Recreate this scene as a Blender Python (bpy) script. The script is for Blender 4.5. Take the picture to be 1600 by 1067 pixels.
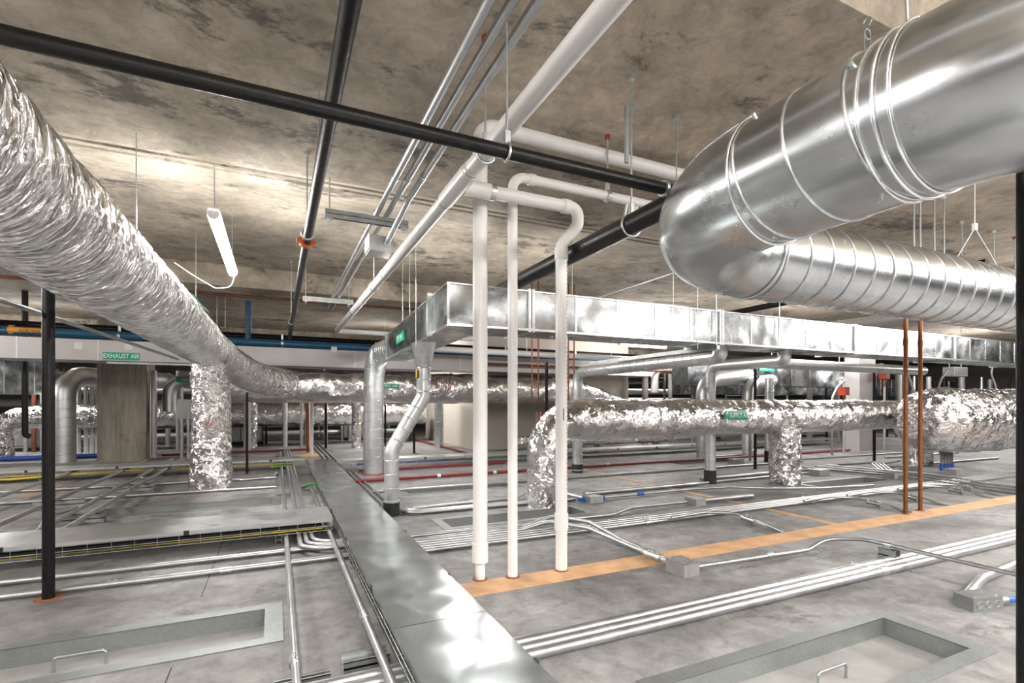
import bpy, math, random
from mathutils import Vector, Matrix, noise
random.seed(7)
for _o in list(bpy.data.objects):
    bpy.data.objects.remove(_o)
SC = bpy.context.scene
COL = SC.collection

# ------------------------------------------------------------------ camera, world, exposure
CH = 1.3                      # eye height above the floor; +Y runs along the long conduits, +X along the orange stripe
FPX, YAW, HOR = 786.0, math.radians(25.1), 630.0
cd = bpy.data.cameras.new('camera'); cam = bpy.data.objects.new('camera', cd); COL.objects.link(cam)
cd.sensor_width = 36.0; cd.lens = 36.0 * FPX / 1600.0
cd.shift_y = (HOR - 533.5) / 1600.0
cd.clip_start = 0.05; cd.clip_end = 200
cam.location = (0, 0, CH); cam.rotation_euler = (math.radians(90), 0, -YAW)
SC.camera = cam
W = bpy.data.worlds.new('world'); SC.world = W; W.use_nodes = True
W.node_tree.nodes['Background'].inputs[0].default_value = (0.9, 0.95, 1.0, 1)
W.node_tree.nodes['Background'].inputs[1].default_value = 0.0
SC.view_settings.view_transform = 'Standard'; SC.view_settings.look = 'None'
SC.view_settings.exposure = 1.76; SC.view_settings.gamma = 1.0; SC.view_settings.use_curve_mapping = False
SC.cycles.use_denoising = True
SC.cycles.max_bounces = 8; SC.cycles.diffuse_bounces = 5; SC.cycles.glossy_bounces = 5
SC.cycles.caustics_reflective = False; SC.cycles.caustics_refractive = False
SC.cycles.sample_clamp_indirect = 6.0
LAMP = 42.0                   # strength of the strip light lenses

ST, CT = math.sin(YAW), math.cos(YAW)
def ray(px, py):
    u = (px - 800) / FPX; v = (HOR - py) / FPX
    return Vector((ST + CT * u, CT - ST * u, v))
def onY(px, py, Y):
    r = ray(px, py); return Vector((0, 0, CH)) + r * (Y / r.y)
def onX(px, py, X):
    r = ray(px, py); return Vector((0, 0, CH)) + r * (X / r.x)
def onZ(px, py, h=0.0):
    r = ray(px, py); return Vector((0, 0, CH)) + r * ((h - CH) / r.z)

# ------------------------------------------------------------------ materials
MATS = {}
DEF_STRETCH = None
def nodes(name):
    m = bpy.data.materials.new(name); m.use_nodes = True
    nt = m.node_tree; b = nt.nodes['Principled BSDF']
    tc = nt.nodes.new('ShaderNodeTexCoord')
    MATS[name] = m
    return m, nt, b, tc
def nz(nt, tc, scale, detail=4, rough=.55, dist=0.0, vec=None, stretch=None):
    n = nt.nodes.new('ShaderNodeTexNoise')
    n.inputs['Scale'].default_value = scale; n.inputs['Detail'].default_value = detail
    n.inputs['Roughness'].default_value = rough; n.inputs['Distortion'].default_value = dist
    src = tc.outputs['Object']
    stretch = stretch or DEF_STRETCH
    if stretch:
        mp = nt.nodes.new('ShaderNodeMapping'); mp.inputs['Scale'].default_value = stretch
        nt.links.new(src, mp.inputs['Vector']); src = mp.outputs['Vector']
    nt.links.new(src, n.inputs['Vector'])
    return n.outputs['Fac']
def ramp(nt, fac, stops):
    r = nt.nodes.new('ShaderNodeValToRGB'); e = r.color_ramp.elements
    while len(e) < len(stops): e.new(0.5)
    for k, (p, c) in enumerate(stops):
        e[k].position = p; e[k].color = (c[0], c[1], c[2], 1) if len(c) > 2 else (c[0],) * 3 + (1,)
    nt.links.new(fac, r.inputs['Fac']); return r.outputs['Color']
def mixc(nt, fac, a, b, mode='MIX'):
    m = nt.nodes.new('ShaderNodeMix'); m.data_type = 'RGBA'; m.blend_type = mode
    for k, x in ((0, fac), (6, a), (7, b)):
        if hasattr(x, 'links'): nt.links.new(x, m.inputs[k])
        elif k == 0: m.inputs[0].default_value = x
        else: m.inputs[k].default_value = (x[0], x[1], x[2], 1)
    return m.outputs[2]
def bump(nt, b, fac, strength, dist, prev=None):
    n = nt.nodes.new('ShaderNodeBump'); n.inputs['Strength'].default_value = strength
    n.inputs['Distance'].default_value = dist
    nt.links.new(fac, n.inputs['Height'])
    if prev is not None: nt.links.new(prev, n.inputs['Normal'])
    nt.links.new(n.outputs['Normal'], b.inputs['Normal']); return n.outputs['Normal']
def simple(name, c, rough=.5, metal=0.0, var=.15, scale=6.0, bmp=0.0, rvar=0.0):
    m, nt, b, tc = nodes(name)
    f = nz(nt, tc, scale, 5)
    lo = [x * (1 - var) for x in c]; hi = [min(1, x * (1 + var)) for x in c]
    nt.links.new(ramp(nt, f, [(.3, lo), (.7, hi)]), b.inputs['Base Color'])
    b.inputs['Roughness'].default_value = rough; b.inputs['Metallic'].default_value = metal
    if rvar:
        nt.links.new(ramp(nt, nz(nt, tc, scale * 1.7, 4), [(.3, (rough - rvar,)), (.7, (rough + rvar,))]), b.inputs['Roughness'])
    if bmp: bump(nt, b, nz(nt, tc, scale * 6, 4), bmp, .01)
    return m
def galv(name, c=(.66, .67, .68), rough=.3, wavy=.0, spangle=70, var=.12, wscale=1.6, blotch=.78, rv=.1, gb=.0, metal=1.0):
    m, nt, b, tc = nodes(name)
    if spangle:
        v = nt.nodes.new('ShaderNodeTexVoronoi'); v.inputs['Scale'].default_value = spangle
        nt.links.new(tc.outputs['Object'], v.inputs['Vector'])
        sep = nt.nodes.new('ShaderNodeSeparateColor'); nt.links.new(v.outputs['Color'], sep.inputs[0]); sf = sep.outputs[0]
    else: sf = nz(nt, tc, 9, 3)
    c1 = ramp(nt, sf, [(0, [x * (1 - var) for x in c]), (1, [min(1, x * (1 + var)) for x in c])])
    cl = ramp(nt, nz(nt, tc, 2.3, 5, .6), [(.3, (blotch,)), (.62, (1.0,))])
    nt.links.new(mixc(nt, 1.0, c1, cl, 'MULTIPLY'), b.inputs['Base Color'])
    b.inputs['Metallic'].default_value = metal
    rr = ramp(nt, nz(nt, tc, 3.1, 6, .65), [(.3, (rough - rv * .6,)), (.72, (rough + rv,))])
    nt.links.new(rr, b.inputs['Roughness'])
    if gb: bump(nt, b, nz(nt, tc, spangle * .8, 2), gb, .003)
    if wavy: bump(nt, b, nz(nt, tc, wscale, 1), wavy, .25)
    return m
def foilmat(name, stretch=(1, 1, 1), s1=16.0, s2=45.0, k1=.5, k2=.35, c=(.9, .89, .89), rough=.2, soft=.5, ss=5.0):
    m, nt, b, tc = nodes(name)
    nt.links.new(ramp(nt, nz(nt, tc, 3, 4), [(.3, [x * .86 for x in c]), (.7, c)]), b.inputs['Base Color'])
    b.inputs['Metallic'].default_value = 1.0; b.inputs['Roughness'].default_value = rough
    mp = nt.nodes.new('ShaderNodeMapping'); mp.inputs['Scale'].default_value = stretch
    nt.links.new(tc.outputs['Object'], mp.inputs['Vector'])
    dn = nt.nodes.new('ShaderNodeTexNoise'); dn.inputs['Scale'].default_value = 6; dn.inputs['Detail'].default_value = 3
    nt.links.new(mp.outputs['Vector'], dn.inputs['Vector'])
    def vm(op, *a):
        n = nt.nodes.new('ShaderNodeVectorMath'); n.operation = op
        for k, x in enumerate(a):
            if op == 'SCALE' and k == 1: n.inputs['Scale'].default_value = x
            elif hasattr(x, 'links'): nt.links.new(x, n.inputs[k])
            else: n.inputs[k].default_value = x
        return n.outputs['Vector']
    warped = vm('ADD', mp.outputs['Vector'], vm('SCALE', vm('SUBTRACT', dn.outputs['Color'], (.5, .5, .5)), .16))
    sn = nt.nodes.new('ShaderNodeBump'); sn.inputs['Strength'].default_value = soft; sn.inputs['Distance'].default_value = .06
    tn = nt.nodes.new('ShaderNodeTexNoise'); tn.inputs['Scale'].default_value = ss; tn.inputs['Detail'].default_value = 4; tn.inputs['Distortion'].default_value = 1.0
    nt.links.new(mp.outputs['Vector'], tn.inputs['Vector']); nt.links.new(tn.outputs['Fac'], sn.inputs['Height'])
    nrm = sn.outputs['Normal']
    for sc, k in ((s1, k1), (s2, k2)):
        v = nt.nodes.new('ShaderNodeTexVoronoi'); v.inputs['Scale'].default_value = sc
        nt.links.new(warped, v.inputs['Vector'])
        nrm = vm('ADD', nrm, vm('SCALE', vm('SUBTRACT', v.outputs['Color'], (.5, .5, .5)), k))
    nt.links.new(vm('NORMALIZE', nrm), b.inputs['Normal'])
    return m
def emit(name, c, s):
    m, nt, b, tc = nodes(name)
    b.inputs['Base Color'].default_value = (.9, .9, .9, 1)
    b.inputs['Emission Color'].default_value = (*c, 1); b.inputs['Emission Strength'].default_value = s
    return m
def concrete(name, base, stain, s=1.0, joints=None, rough=.8, bmp=.25, stain_amt=.8, light=None, var=1.0):
    m, nt, b, tc = nodes(name)
    big = nz(nt, tc, .9 * s, 6, .62, .15)
    c1 = ramp(nt, big, [(.34, [x * (1 - .3 * var) for x in base]), (.5, base), (.66, [min(1, x * (1 + .25 * var)) for x in base])])
    c1 = mixc(nt, .6, c1, ramp(nt, nz(nt, tc, 5.5 * s, 8, .75, .5), [(.35, (.5,)), (.6, (1.25,))]), 'MULTIPLY')
    st = nz(nt, tc, 1.25 * s, 10, .74, .25, stretch=(.8, 1.25, 1))
    sf = ramp(nt, st, [(.555, (0,)), (.615, (stain_amt,))])
    c2 = mixc(nt, sf, c1, stain)
    pit = ramp(nt, nz(nt, tc, 22 * s, 4, .7), [(.66, (0,)), (.74, (.75,))])
    msk = ramp(nt, nz(nt, tc, 2.2 * s, 3), [(.5, (0,)), (.62, (1,))])
    pm = nt.nodes.new('ShaderNodeMath'); pm.operation = 'MULTIPLY'
    nt.links.new(pit, pm.inputs[0]); nt.links.new(msk, pm.inputs[1])
    c3 = mixc(nt, pm.outputs[0], c2, [x * .35 for x in stain])
    if light:
        c3 = mixc(nt, ramp(nt, nz(nt, tc, 3.4 * s, 8, .75, .6), [(.6, (0,)), (.72, (.5,))]), c3, light)
    nt.links.new(c3, b.inputs['Base Color'])
    nt.links.new(ramp(nt, nz(nt, tc, 2.7 * s, 5), [(.3, (rough - .15,)), (.7, (rough + .1,))]), b.inputs['Roughness'])
    bump(nt, b, nz(nt, tc, 30, 6, .7), bmp, .006)
    return m

galv('galvanized', c=(.6, .61, .62), rough=.36, spangle=30)
galv('galvanized_wavy', c=(.41, .44, .45), rough=.2, wavy=.12, wscale=2.4, spangle=0, blotch=.95, rv=.03, metal=.82)
galv('galvanized_tray', c=(.68, .69, .7), rough=.33, wavy=.04, spangle=0, blotch=.75, rv=.14, metal=.85)
galv('galvanized_duct', c=(.35, .365, .375), rough=.25, wavy=.16, wscale=2.2, spangle=26, var=.12, blotch=.62, rv=.12)
galv('spiral_steel', c=(.57, .595, .615), rough=.24, spangle=0, blotch=.85, rv=.07)
galv('riser_steel', c=(.68, .7, .71), rough=.36, spangle=0, blotch=.85, rv=.07, metal=.85)
galv('pan_steel', c=(.34, .36, .355), rough=.45, spangle=70, var=.06, metal=.75, blotch=.8)
simple('pan_dust', (.33, .325, .315), .6, .1, .22, 4)
simple('seam_steel', (.8, .81, .82), .25, 1.0, .05)
simple('conduit_steel', (.49, .5, .51), .4, .95, .12, 9, rvar=.08)
simple('conduit_dusty', (.42, .415, .41), .5, .6, .14, 9, rvar=.07)
simple('strut_steel', (.4, .42, .42), .45, .9, .2, 8)
simple('zinc', (.62, .66, .66), .35, 1.0, .15, 12)
foilmat('foil_ringed', (1.5, 6, 1.5), 8, 20, .75, .5, soft=.9, ss=4)
foilmat('foil_long', (1, 1, 1), 10, 34, .4, .3, soft=.6)
foilmat('foil_crumpled', (1, 1, 1), 14, 40, .6, .45, soft=.9, c=(.8, .785, .785))
foilmat('foil_smooth', (1, 1, 1), 5, 17, .35, .25, c=(.86, .84, .84), rough=.24, soft=.5, ss=3)
simple('white_jacket', (.47, .445, .44), .4, .2, .07, 2, .06)
simple('black_steel', (.006, .0055, .006), .36, 0, .5, 30, .12, .1); MATS['black_steel'].node_tree.nodes['Principled BSDF'].inputs['Specular IOR Level'].default_value = .28
simple('black_rubber', (.02, .02, .02), .6, 0, .2)
simple('white_pvc', (.86, .845, .835), .32, 0, .03, 3)
simple('pvc_band', (.62, .62, .6), .35, .2, .05)
simple('rust_stain', (.3, .1, .05), .8, 0, .35, 20)
simple('orange_paint', (.62, .37, .2), .75, 0, .22, 5, .1)
simple('orange_faint', (.34, .24, .18), .8, 0, .3, 3)
simple('red_pipe', (.22, .02, .022), .45, 0, .12)
simple('red_paint', (.25, .03, .012), .45, 0, .15)
simple('orange_clamp', (.8, .16, .04), .5, 0, .15)
simple('blue_pipe', (.02, .1, .2), .35, 0, .12)
simple('blue_tape', (.02, .12, .5), .5, 0, .1)
simple('copper', (.24, .085, .03), .5, .6, .25, 10)
simple('green_sign', (.0, .36, .2), .4, 0, .03)
simple('orange_sign', (.9, .35, .02), .45, 0, .03)
simple('sign_white', (.85, .88, .86), .45, 0, .02)
simple('sign_black', (.02, .02, .02), .5, 0, .02)
simple('yellow_cable', (.62, .45, .02), .5, 0, .15)
simple('green_cable', (.06, .27, .04), .5, 0, .15)
simple('blue_cable', (.03, .09, .45), .5, 0, .15)
simple('red_ink', (.5, .2, .2), .6, 0, .1)
simple('brown_steel', (.16, .06, .03), .6, .2, .25)
simple('gray_flex', (.32, .31, .3), .5, .2, .1)
simple('box_grey', (.42, .43, .42), .5, .5, .12, 20)
simple('lamp_housing', (.75, .75, .74), .4, .1, .02)
simple('drywall', (.62, .57, .5), .8, 0, .04, 2)
simple('wall_paint', (.2, .19, .18), .85, 0, .1, 1.2)
concrete('ceiling_concrete', (.53, .46, .37), (.065, .058, .055), .95, rough=.85, stain_amt=.72, light=(.72, .66, .57), var=1.2)
concrete('floor_concrete', (.25, .244, .242), (.11, .105, .104), 1.25, rough=.62, bmp=.25, stain_amt=.75, light=(.42, .41, .405), var=1.3)
DEF_STRETCH = (4, 4, .35)
concrete('column_concrete', (.3, .27, .225), (.13, .11, .09), 1.0, rough=.85, stain_amt=.5)
DEF_STRETCH = None
emit('lamp_lens', (1.0, .975, .945), LAMP)
emit('lamp_lens_wide', (1.0, .975, .945), LAMP * .62)
def M(n): return MATS[n]

# ------------------------------------------------------------------ mesh helpers
def fil_path(pts, fil, n=8):
    pts = [Vector(p) for p in pts]; out = [pts[0]]
    for k in range(1, len(pts) - 1):
        p = pts[k]; a = p - pts[k - 1]; b = pts[k + 1] - p
        la, lb = a.length, b.length; a.normalize(); b.normalize()
        th = a.angle(b)
        f = fil[k - 1] if isinstance(fil, (list, tuple)) else fil
        if th < 1e-3 or f <= 0: out.append(p); continue
        t = f * math.tan(th / 2); mx = min(la, lb) * .49
        if t > mx: f *= mx / t; t = mx
        p1 = p - a * t; nn = (b - a * math.cos(th)) / math.sin(th)
        m = max(3, int(n * th / 1.57) + 1)
        for q in range(m + 1):
            w = th * q / m
            out.append(p1 + a * (f * math.sin(w)) + nn * (f * (1 - math.cos(w))))
    out.append(pts[-1]); return out
def resample(pts, step):
    L = [0.0]
    for a, b in zip(pts, pts[1:]): L.append(L[-1] + (b - a).length)
    n = max(2, int(L[-1] / step)); out = []; j = 0
    for k in range(n + 1):
        s = L[-1] * k / n
        while j < len(L) - 2 and L[j + 1] < s: j += 1
        d = L[j + 1] - L[j]; out.append(pts[j].lerp(pts[j + 1], (s - L[j]) / d if d > 1e-9 else 0))
    return out
class MB:
    def __init__(self): self.v = []; self.f = []; self.s = []
    def box(self, a, b):
        i = len(self.v); x0, y0, z0 = a; x1, y1, z1 = b
        self.v += [(x0, y0, z0), (x1, y0, z0), (x1, y1, z0), (x0, y1, z0), (x0, y0, z1), (x1, y0, z1), (x1, y1, z1), (x0, y1, z1)]
        for q in ((0, 3, 2, 1), (4, 5, 6, 7), (0, 1, 5, 4), (1, 2, 6, 5), (2, 3, 7, 6), (3, 0, 4, 7)):
            self.f.append(tuple(i + k for k in q)); self.s.append(False)
        return self
    def bar(self, p, q, w, h):                       # a rectangular bar from p to q
        p, q = Vector(p), Vector(q); t = (q - p).normalized()
        up = Vector((0, 0, 1)) if abs(t.z) < .9 else Vector((0, 1, 0))
        sx = t.cross(up).normalized(); sy = sx.cross(t)
        i = len(self.v)
        for o in (p, q):
            for a, b in ((-1, -1), (1, -1), (1, 1), (-1, 1)):
                self.v.append(tuple(o + sx * a * w / 2 + sy * b * h / 2))
        for fc in ((3, 2, 1, 0), (4, 5, 6, 7), (0, 1, 5, 4), (1, 2, 6, 5), (2, 3, 7, 6), (3, 0, 4, 7)):
            self.f.append(tuple(i + k for k in fc)); self.s.append(False)
        return self
    def tube(self, pts, r, seg=16, fil=0, step=None, rf=None, cap=True, nf=8):
        P = fil_path(pts, fil, nf) if len(pts) > 2 and fil else [Vector(p) for p in pts]
        if step: P = resample(P, step)
        n = len(P); T = []
        for k in range(n):
            a = P[max(0, k - 1)]; b = P[min(n - 1, k + 1)]; T.append((b - a).normalized())
        t = T[0]; up = Vector((0, 0, 1)) if abs(t.z) < .9 else Vector((1, 0, 0))
        u = (up - t * up.dot(t)).normalized(); i0 = len(self.v); s = 0.0
        for k in range(n):
            if k:
                s += (P[k] - P[k - 1]).length
                u = u - T[k] * u.dot(T[k]); u.normalize()
            w = T[k].cross(u)
            rr = r(s) if callable(r) else r
            for j in range(seg):
                th = 2 * math.pi * j / seg
                d = u * math.cos(th) + w * math.sin(th)
                q = rr * (rf(s, th, P[k] + d * rr) if rf else 1.0)
                self.v.append(tuple(P[k] + d * q))
        for k in range(n - 1):
            for j in range(seg):
                a = i0 + k * seg + j; b = i0 + k * seg + (j + 1) % seg
                self.f.append((a, b, b + seg, a + seg)); self.s.append(True)
        if cap:
            c0 = len(self.v); self.v += self.v[i0:i0 + seg] + self.v[i0 + (n - 1) * seg:i0 + n * seg]   # caps keep their own corners
            self.f.append(tuple(c0 + j for j in reversed(range(seg)))); self.s.append(False)
            self.f.append(tuple(c0 + seg + j for j in range(seg))); self.s.append(False)
        return self
    def ring(self, c, axis, r, w, th=.004, seg=24):  # a band round a pipe
        c, a = Vector(c), Vector(axis).normalized()
        return self.tube([c - a * w / 2, c + a * w / 2], r + th, seg)
    def torus(self, c, axis, R, r, seg=28, sg=8, a0=0, a1=2 * math.pi):
        c, a = Vector(c), Vector(axis).normalized()
        up = Vector((0, 0, 1)) if abs(a.z) < .9 else Vector((1, 0, 0))
        u = (up - a * up.dot(a)).normalized(); w = a.cross(u)
        pts = [c + (u * math.cos(a0 + (a1 - a0) * k / seg) + w * math.sin(a0 + (a1 - a0) * k / seg)) * R for k in range(seg + 1)]
        return self.tube(pts, r, sg)
    def quad(self, *p):
        i = len(self.v); self.v += [tuple(x) for x in p]; self.f.append(tuple(range(i, i + len(p)))); self.s.append(False); return self
    def build(self, name, mat, parent=None, org=None):
        me = bpy.data.meshes.new(name)
        if parent is not None: o = Vector(parent['_o'])
        elif org is not None: o = Vector(org)
        else:
            o = Vector(((min(v[0] for v in self.v) + max(v[0] for v in self.v)) / 2, (min(v[1] for v in self.v) + max(v[1] for v in self.v)) / 2, min(v[2] for v in self.v)))
        me.from_pydata([(v[0] - o[0], v[1] - o[1], v[2] - o[2]) for v in self.v], [], self.f)
        me.polygons.foreach_set('use_smooth', self.s); me.materials.append(M(mat)); me.update()
        ob = bpy.data.objects.new(name, me); COL.objects.link(ob)
        ob['_o'] = tuple(o)
        if parent is not None: ob.parent = parent
        else: ob.location = o
        return ob
def tag(o, label, cat, group=None, kind=None):
    if label: o['label'] = label
    if cat: o['category'] = cat
    if group: o['group'] = group
    if kind: o['kind'] = kind
    return o
def thing(name, label, cat, loc, group=None):
    o = bpy.data.objects.new(name, None); COL.objects.link(o); o.location = loc; o['_o'] = tuple(loc)
    o.empty_display_size = .1
    return tag(o, label, cat, group)
def sub(parent):                                    # children of a part are built in that part's frame
    return parent
def struct(name, mb, mat, label=None):
    o = mb.build(name, mat, org=(0, 0, 0)); o['kind'] = 'structure'
    if label: o['label'] = label
    return o
def text(name, body, size, loc, rot, mat, parent, ax='CENTER', sx=1.0):
    c = bpy.data.curves.new(name, 'FONT'); c.body = body; c.size = size; c.extrude = .0008
    c.align_x = ax; c.align_y = 'CENTER'; c.materials.append(M(mat)); c.resolution_u = 2
    o = bpy.data.objects.new(name, c); COL.objects.link(o)
    o.rotation_euler = rot; o.scale = (sx, 1, 1); o.location = loc
    bpy.context.view_layer.update()
    me = bpy.data.meshes.new_from_object(o.evaluated_get(bpy.context.evaluated_depsgraph_get()))
    me.transform(o.matrix_world); me.transform(Matrix.Translation(-Vector(parent['_o'])))
    bpy.data.objects.remove(o); bpy.data.curves.remove(c)
    me.name = name; o = bpy.data.objects.new(name, me); COL.objects.link(o); o.parent = parent
    return o
def foil_rf(a_s, a_t, amp, seed=0, extra=0.0):
    def rf(s, th, p):
        c, d = math.cos(th), math.sin(th)
        n = noise.noise(Vector((s * a_s + seed, c * a_t, d * a_t)))
        n2 = noise.noise(Vector((s * a_s * 3.1 + 9 + seed, c * a_t * 2.5, d * a_t * 2.5)))
        n3 = abs(noise.noise(Vector((s * a_s * 1.7 + c * 1.5 + 31 + seed, c * a_t * 1.3, d * a_t * 1.3))))
        return 1 + amp * (n + .45 * n2 - .9 * n3) + extra * noise.noise(Vector((s * .9 + seed, c, d)))
    return rf
BANDS = [(-9, -3.4), (1.73, 5.26), (10.8, 14.2), (19.6, 23), (28.5, 34)]
def ceil_h(y):                       # height of the ceiling underside at y
    for a, b in BANDS:
        if a <= y <= b: return HC
        if b < y < b + 2.2:
            pr = [(0, 0), (.2, .06), (.215, .045), (.5, .135), (.52, .12), (1.5, .32), (2.2, .39)]
            for (u0, w0), (u1, w1) in zip(pr, pr[1:]):
                if u0 <= y - b <= u1: return HC + w0 + (w1 - w0) * (y - b - u0) / (u1 - u0)
    return HS
HC, HS = CH + 2.2, CH + 2.59          # undersides of the ceiling bands and of the slab between them
# ------------------------------------------------------------------ the setting
X0, X1, Y0, Y1 = -16.0, 40.0, -9.0, 34.0
HATCH = [  # x0, x1, y0, y1 of each pan let into the floor
    (-2.42, .036, 3.02, 3.61), (1.52, 3.42, 1.30, 1.88), (1.56, 3.43, 4.95, 5.48), (-2.0, .05, 7.12, 7.72),
    (1.62, 3.5, 7.05, 7.6), (7.55, 9.45, 4.9, 5.45), (7.6, 9.5, 8.0, 8.55)]
def floor_mb():
    mb = MB()
    xs = sorted({X0, X1} | {h[0] + .09 for h in HATCH} | {h[1] - .09 for h in HATCH})
    ys = sorted({Y0, Y1} | {h[2] + .07 for h in HATCH} | {h[3] - .07 for h in HATCH})
    for a, b in zip(xs, xs[1:]):
        for c, d in zip(ys, ys[1:]):
            mx, my = (a + b) / 2, (c + d) / 2
            if any(h[0] + .08 < mx < h[1] - .08 and h[2] + .06 < my < h[3] - .06 for h in HATCH): continue
            mb.quad((a, c, 0), (b, c, 0), (b, d, 0), (a, d, 0))
    return mb
struct('floor', floor_mb(), 'floor_concrete', 'worn grey concrete floor slab')
mb = MB()
bands = BANDS
def slab_profile():
    pts = []
    y = Y0
    for a, b in bands:
        if a > Y0: pts += [(a - .0, HS), (a, HC)]
        else: pts += [(a, HC)]
        if b < Y1: pts += [(b, HC), (b + .2, HC + .06), (b + .215, HC + .045), (b + .5, HC + .135), (b + .52, HC + .12), (b + 1.5, HC + .32), (b + 2.2, HS)]
        else: pts += [(b, HC)]
    return pts
P = slab_profile()
for (ya, za), (yb, zb) in zip(P, P[1:]):
    mb.quad((X0, ya, za), (X0, yb, zb), (X1, yb, zb), (X1, ya, za))
struct('ceiling', mb, 'ceiling_concrete', 'stained tan concrete ceiling with wide shallow beams')
struct('wall_back', MB().box((X0, Y1, 0), (X1, Y1 + .2, HS + .2)), 'wall_paint')
struct('wall_left', MB().box((X0 - .2, Y0, 0), (X0, Y1, HS + .2)), 'wall_paint')
struct('wall_right', MB().box((X1, Y0, 0), (X1 + .2, Y1, HS + .2)), 'wall_paint')
struct('wall_front', MB().box((X0, Y0 - .2, 0), (X1, Y0, HS + .2)), 'wall_paint')
# beige wall of an enclosed shaft in the middle distance
struct('wall_shaft', MB().box((5.0, 13.0, 0), (10.2, 18.2, HC)), 'drywall', 'beige plasterboard wall of an enclosed shaft')
# concrete column
cx0, cx1 = -3.55, -2.66
col = struct('column', MB().box((cx0, 13.8, 0), (cx1, 14.7, HC)), 'column_concrete', 'square board-marked concrete column')
# painted lines
struct('floor_marking', MB().box((.75, 3.17, 0), (12.5, 3.425, .0022)), 'orange_paint', 'wide orange line painted on the floor')
struct('floor_marking', MB().box((5.40, 3.425, 0), (5.50, 8.6, .002)), 'orange_paint', 'narrow orange line running back from the wide one')
struct('floor_marking', MB().box((-3.3, 9.2, 0), (-2.9, 10.3, .002)), 'orange_faint', 'faded orange patch on the floor')
for a, b, x in ((3.95, 6.9, -.46), (-1.0, 2.95, -.47)):
    struct('floor_joint', MB().box((x, a if a > 0 else 0, 0), (x + .006, b, .0012)), 'black_rubber')

# ------------------------------------------------------------------ floor pans
def hatch(h, label, handle=True, note=False):
    x0, x1, y0, y1 = h; cx, cy = (x0 + x1) / 2, (y0 + y1) / 2
    t = thing('floor_hatch', label, 'floor hatch', (cx, cy, 0), 'sheet metal hatches let into the floor')
    ix0, ix1, iy0, iy1 = x0 + .10, x1 - .10, y0 + .08, y1 - .08; D = -.1
    m = MB()
    for a, b in (((x0, y0, .001), (x1, iy0, .006)), ((x0, iy1, .001), (x1, y1, .006)), ((x0, iy0, .001), (ix0, iy1, .006)), ((ix1, iy0, .001), (x1, iy1, .006))): m.box(a, b)
    m.build('flange', 'pan_steel', t)
    m = MB()
    for a, b in (((ix0 - .008, iy0 - .008, D), (ix1 + .008, iy0, .003)), ((ix0 - .008, iy1, D), (ix1 + .008, iy1 + .008, .003)), ((ix0 - .008, iy0, D), (ix0, iy1, .003)), ((ix1, iy0, D), (ix1 + .008, iy1, .003))): m.box(a, b)
    m.build('curb', 'pan_steel', t)
    MB().box((ix0 - .008, iy0 - .008, D - .008), (ix1 + .008, iy1 + .008, D)).build('cover', 'pan_dust', t)
    if handle:
        hx, y = handle
        MB().tube([(hx - .11, y, D), (hx - .11, y, D + .075), (hx + .11, y, D + .075), (hx + .11, y, D)], .007, 10, .02).build('handle', 'strut_steel', t)
    return t
hatch(HATCH[0], 'floor hatch pan beside the upright black pipe and the near cable tray', (-.94, 3.38))
hatch(HATCH[1], 'large floor hatch pan in front of the three thick parallel conduits', (2.52, 1.60))
hatch(HATCH[2], 'floor hatch pan behind the white risers, past the row of bright conduits', False)
hatch(HATCH[3], 'floor hatch pan just behind the near cross cable tray', False)
hatch(HATCH[4], 'floor hatch pan behind the small bent branch duct, before the red pipe', False)
hatch(HATCH[5], 'floor hatch pan beside the foot of the crumpled foil drop', False)
hatch(HATCH[6], 'shallow floor hatch pan lying along the red pipe', False)

# ------------------------------------------------------------------ foil wrapped ducts
def fu(p, d=0):
    return (p[0], p[1], p[2] + CH)
foil_a, foil_b = foil_rf(16, 1.5, .028, 2, .02), foil_rf(5, 1.3, .03, 7, .02)
t = thing('foil_duct', 'long silver foil-wrapped round duct sloping across the upper view under the strip light', 'duct', (-.95, 5, 2.13))
pA = [fu(p) for p in ((-.95, -.3, .83), (-.93, 8.6, .83), (-.82, 10.2, .76), (-.42, 11.35, .52), (.45, 11.9, .38))]
MB().tube(pA, lambda s: .262 + .0035 * s, 72, 1.2, .016, lambda s, th, p: foil_a(s + .12 * math.sin(th * 2 + s), th, p) * foil_b(s, th, p)).build('duct_wrap', 'foil_ringed', t)
s1 = MB(); c0 = Vector((-.93, 6.35, 2.13))
def curved_patch(mb, axis_pt, axis, R, a0, a1, w, n=8):
    # a label bent round a pipe: along the axis by w, round it from angle a0 to a1 (0 = towards -Y / viewer side, up positive)
    A = Vector(axis)
    for k in range(n):
        q = []
        for an, s in ((a0 + (a1 - a0) * k / n, -1), (a0 + (a1 - a0) * k / n, 1), (a0 + (a1 - a0) * (k + 1) / n, 1), (a0 + (a1 - a0) * (k + 1) / n, -1)):
            side = Vector((0, -1, 0)) if abs(A.x) > .5 else Vector((1, 0, 0))
            q.append(Vector(axis_pt) + A * s * w / 2 + (side * math.cos(an) + Vector((0, 0, 1)) * math.sin(an)) * R)
        mb.quad(*q)
    return mb
curved_patch(s1, c0, (0, 1, 0), .315, .75, 1.15, .75)
lb = s1.build('label_sticker', 'green_sign', t)
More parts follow.
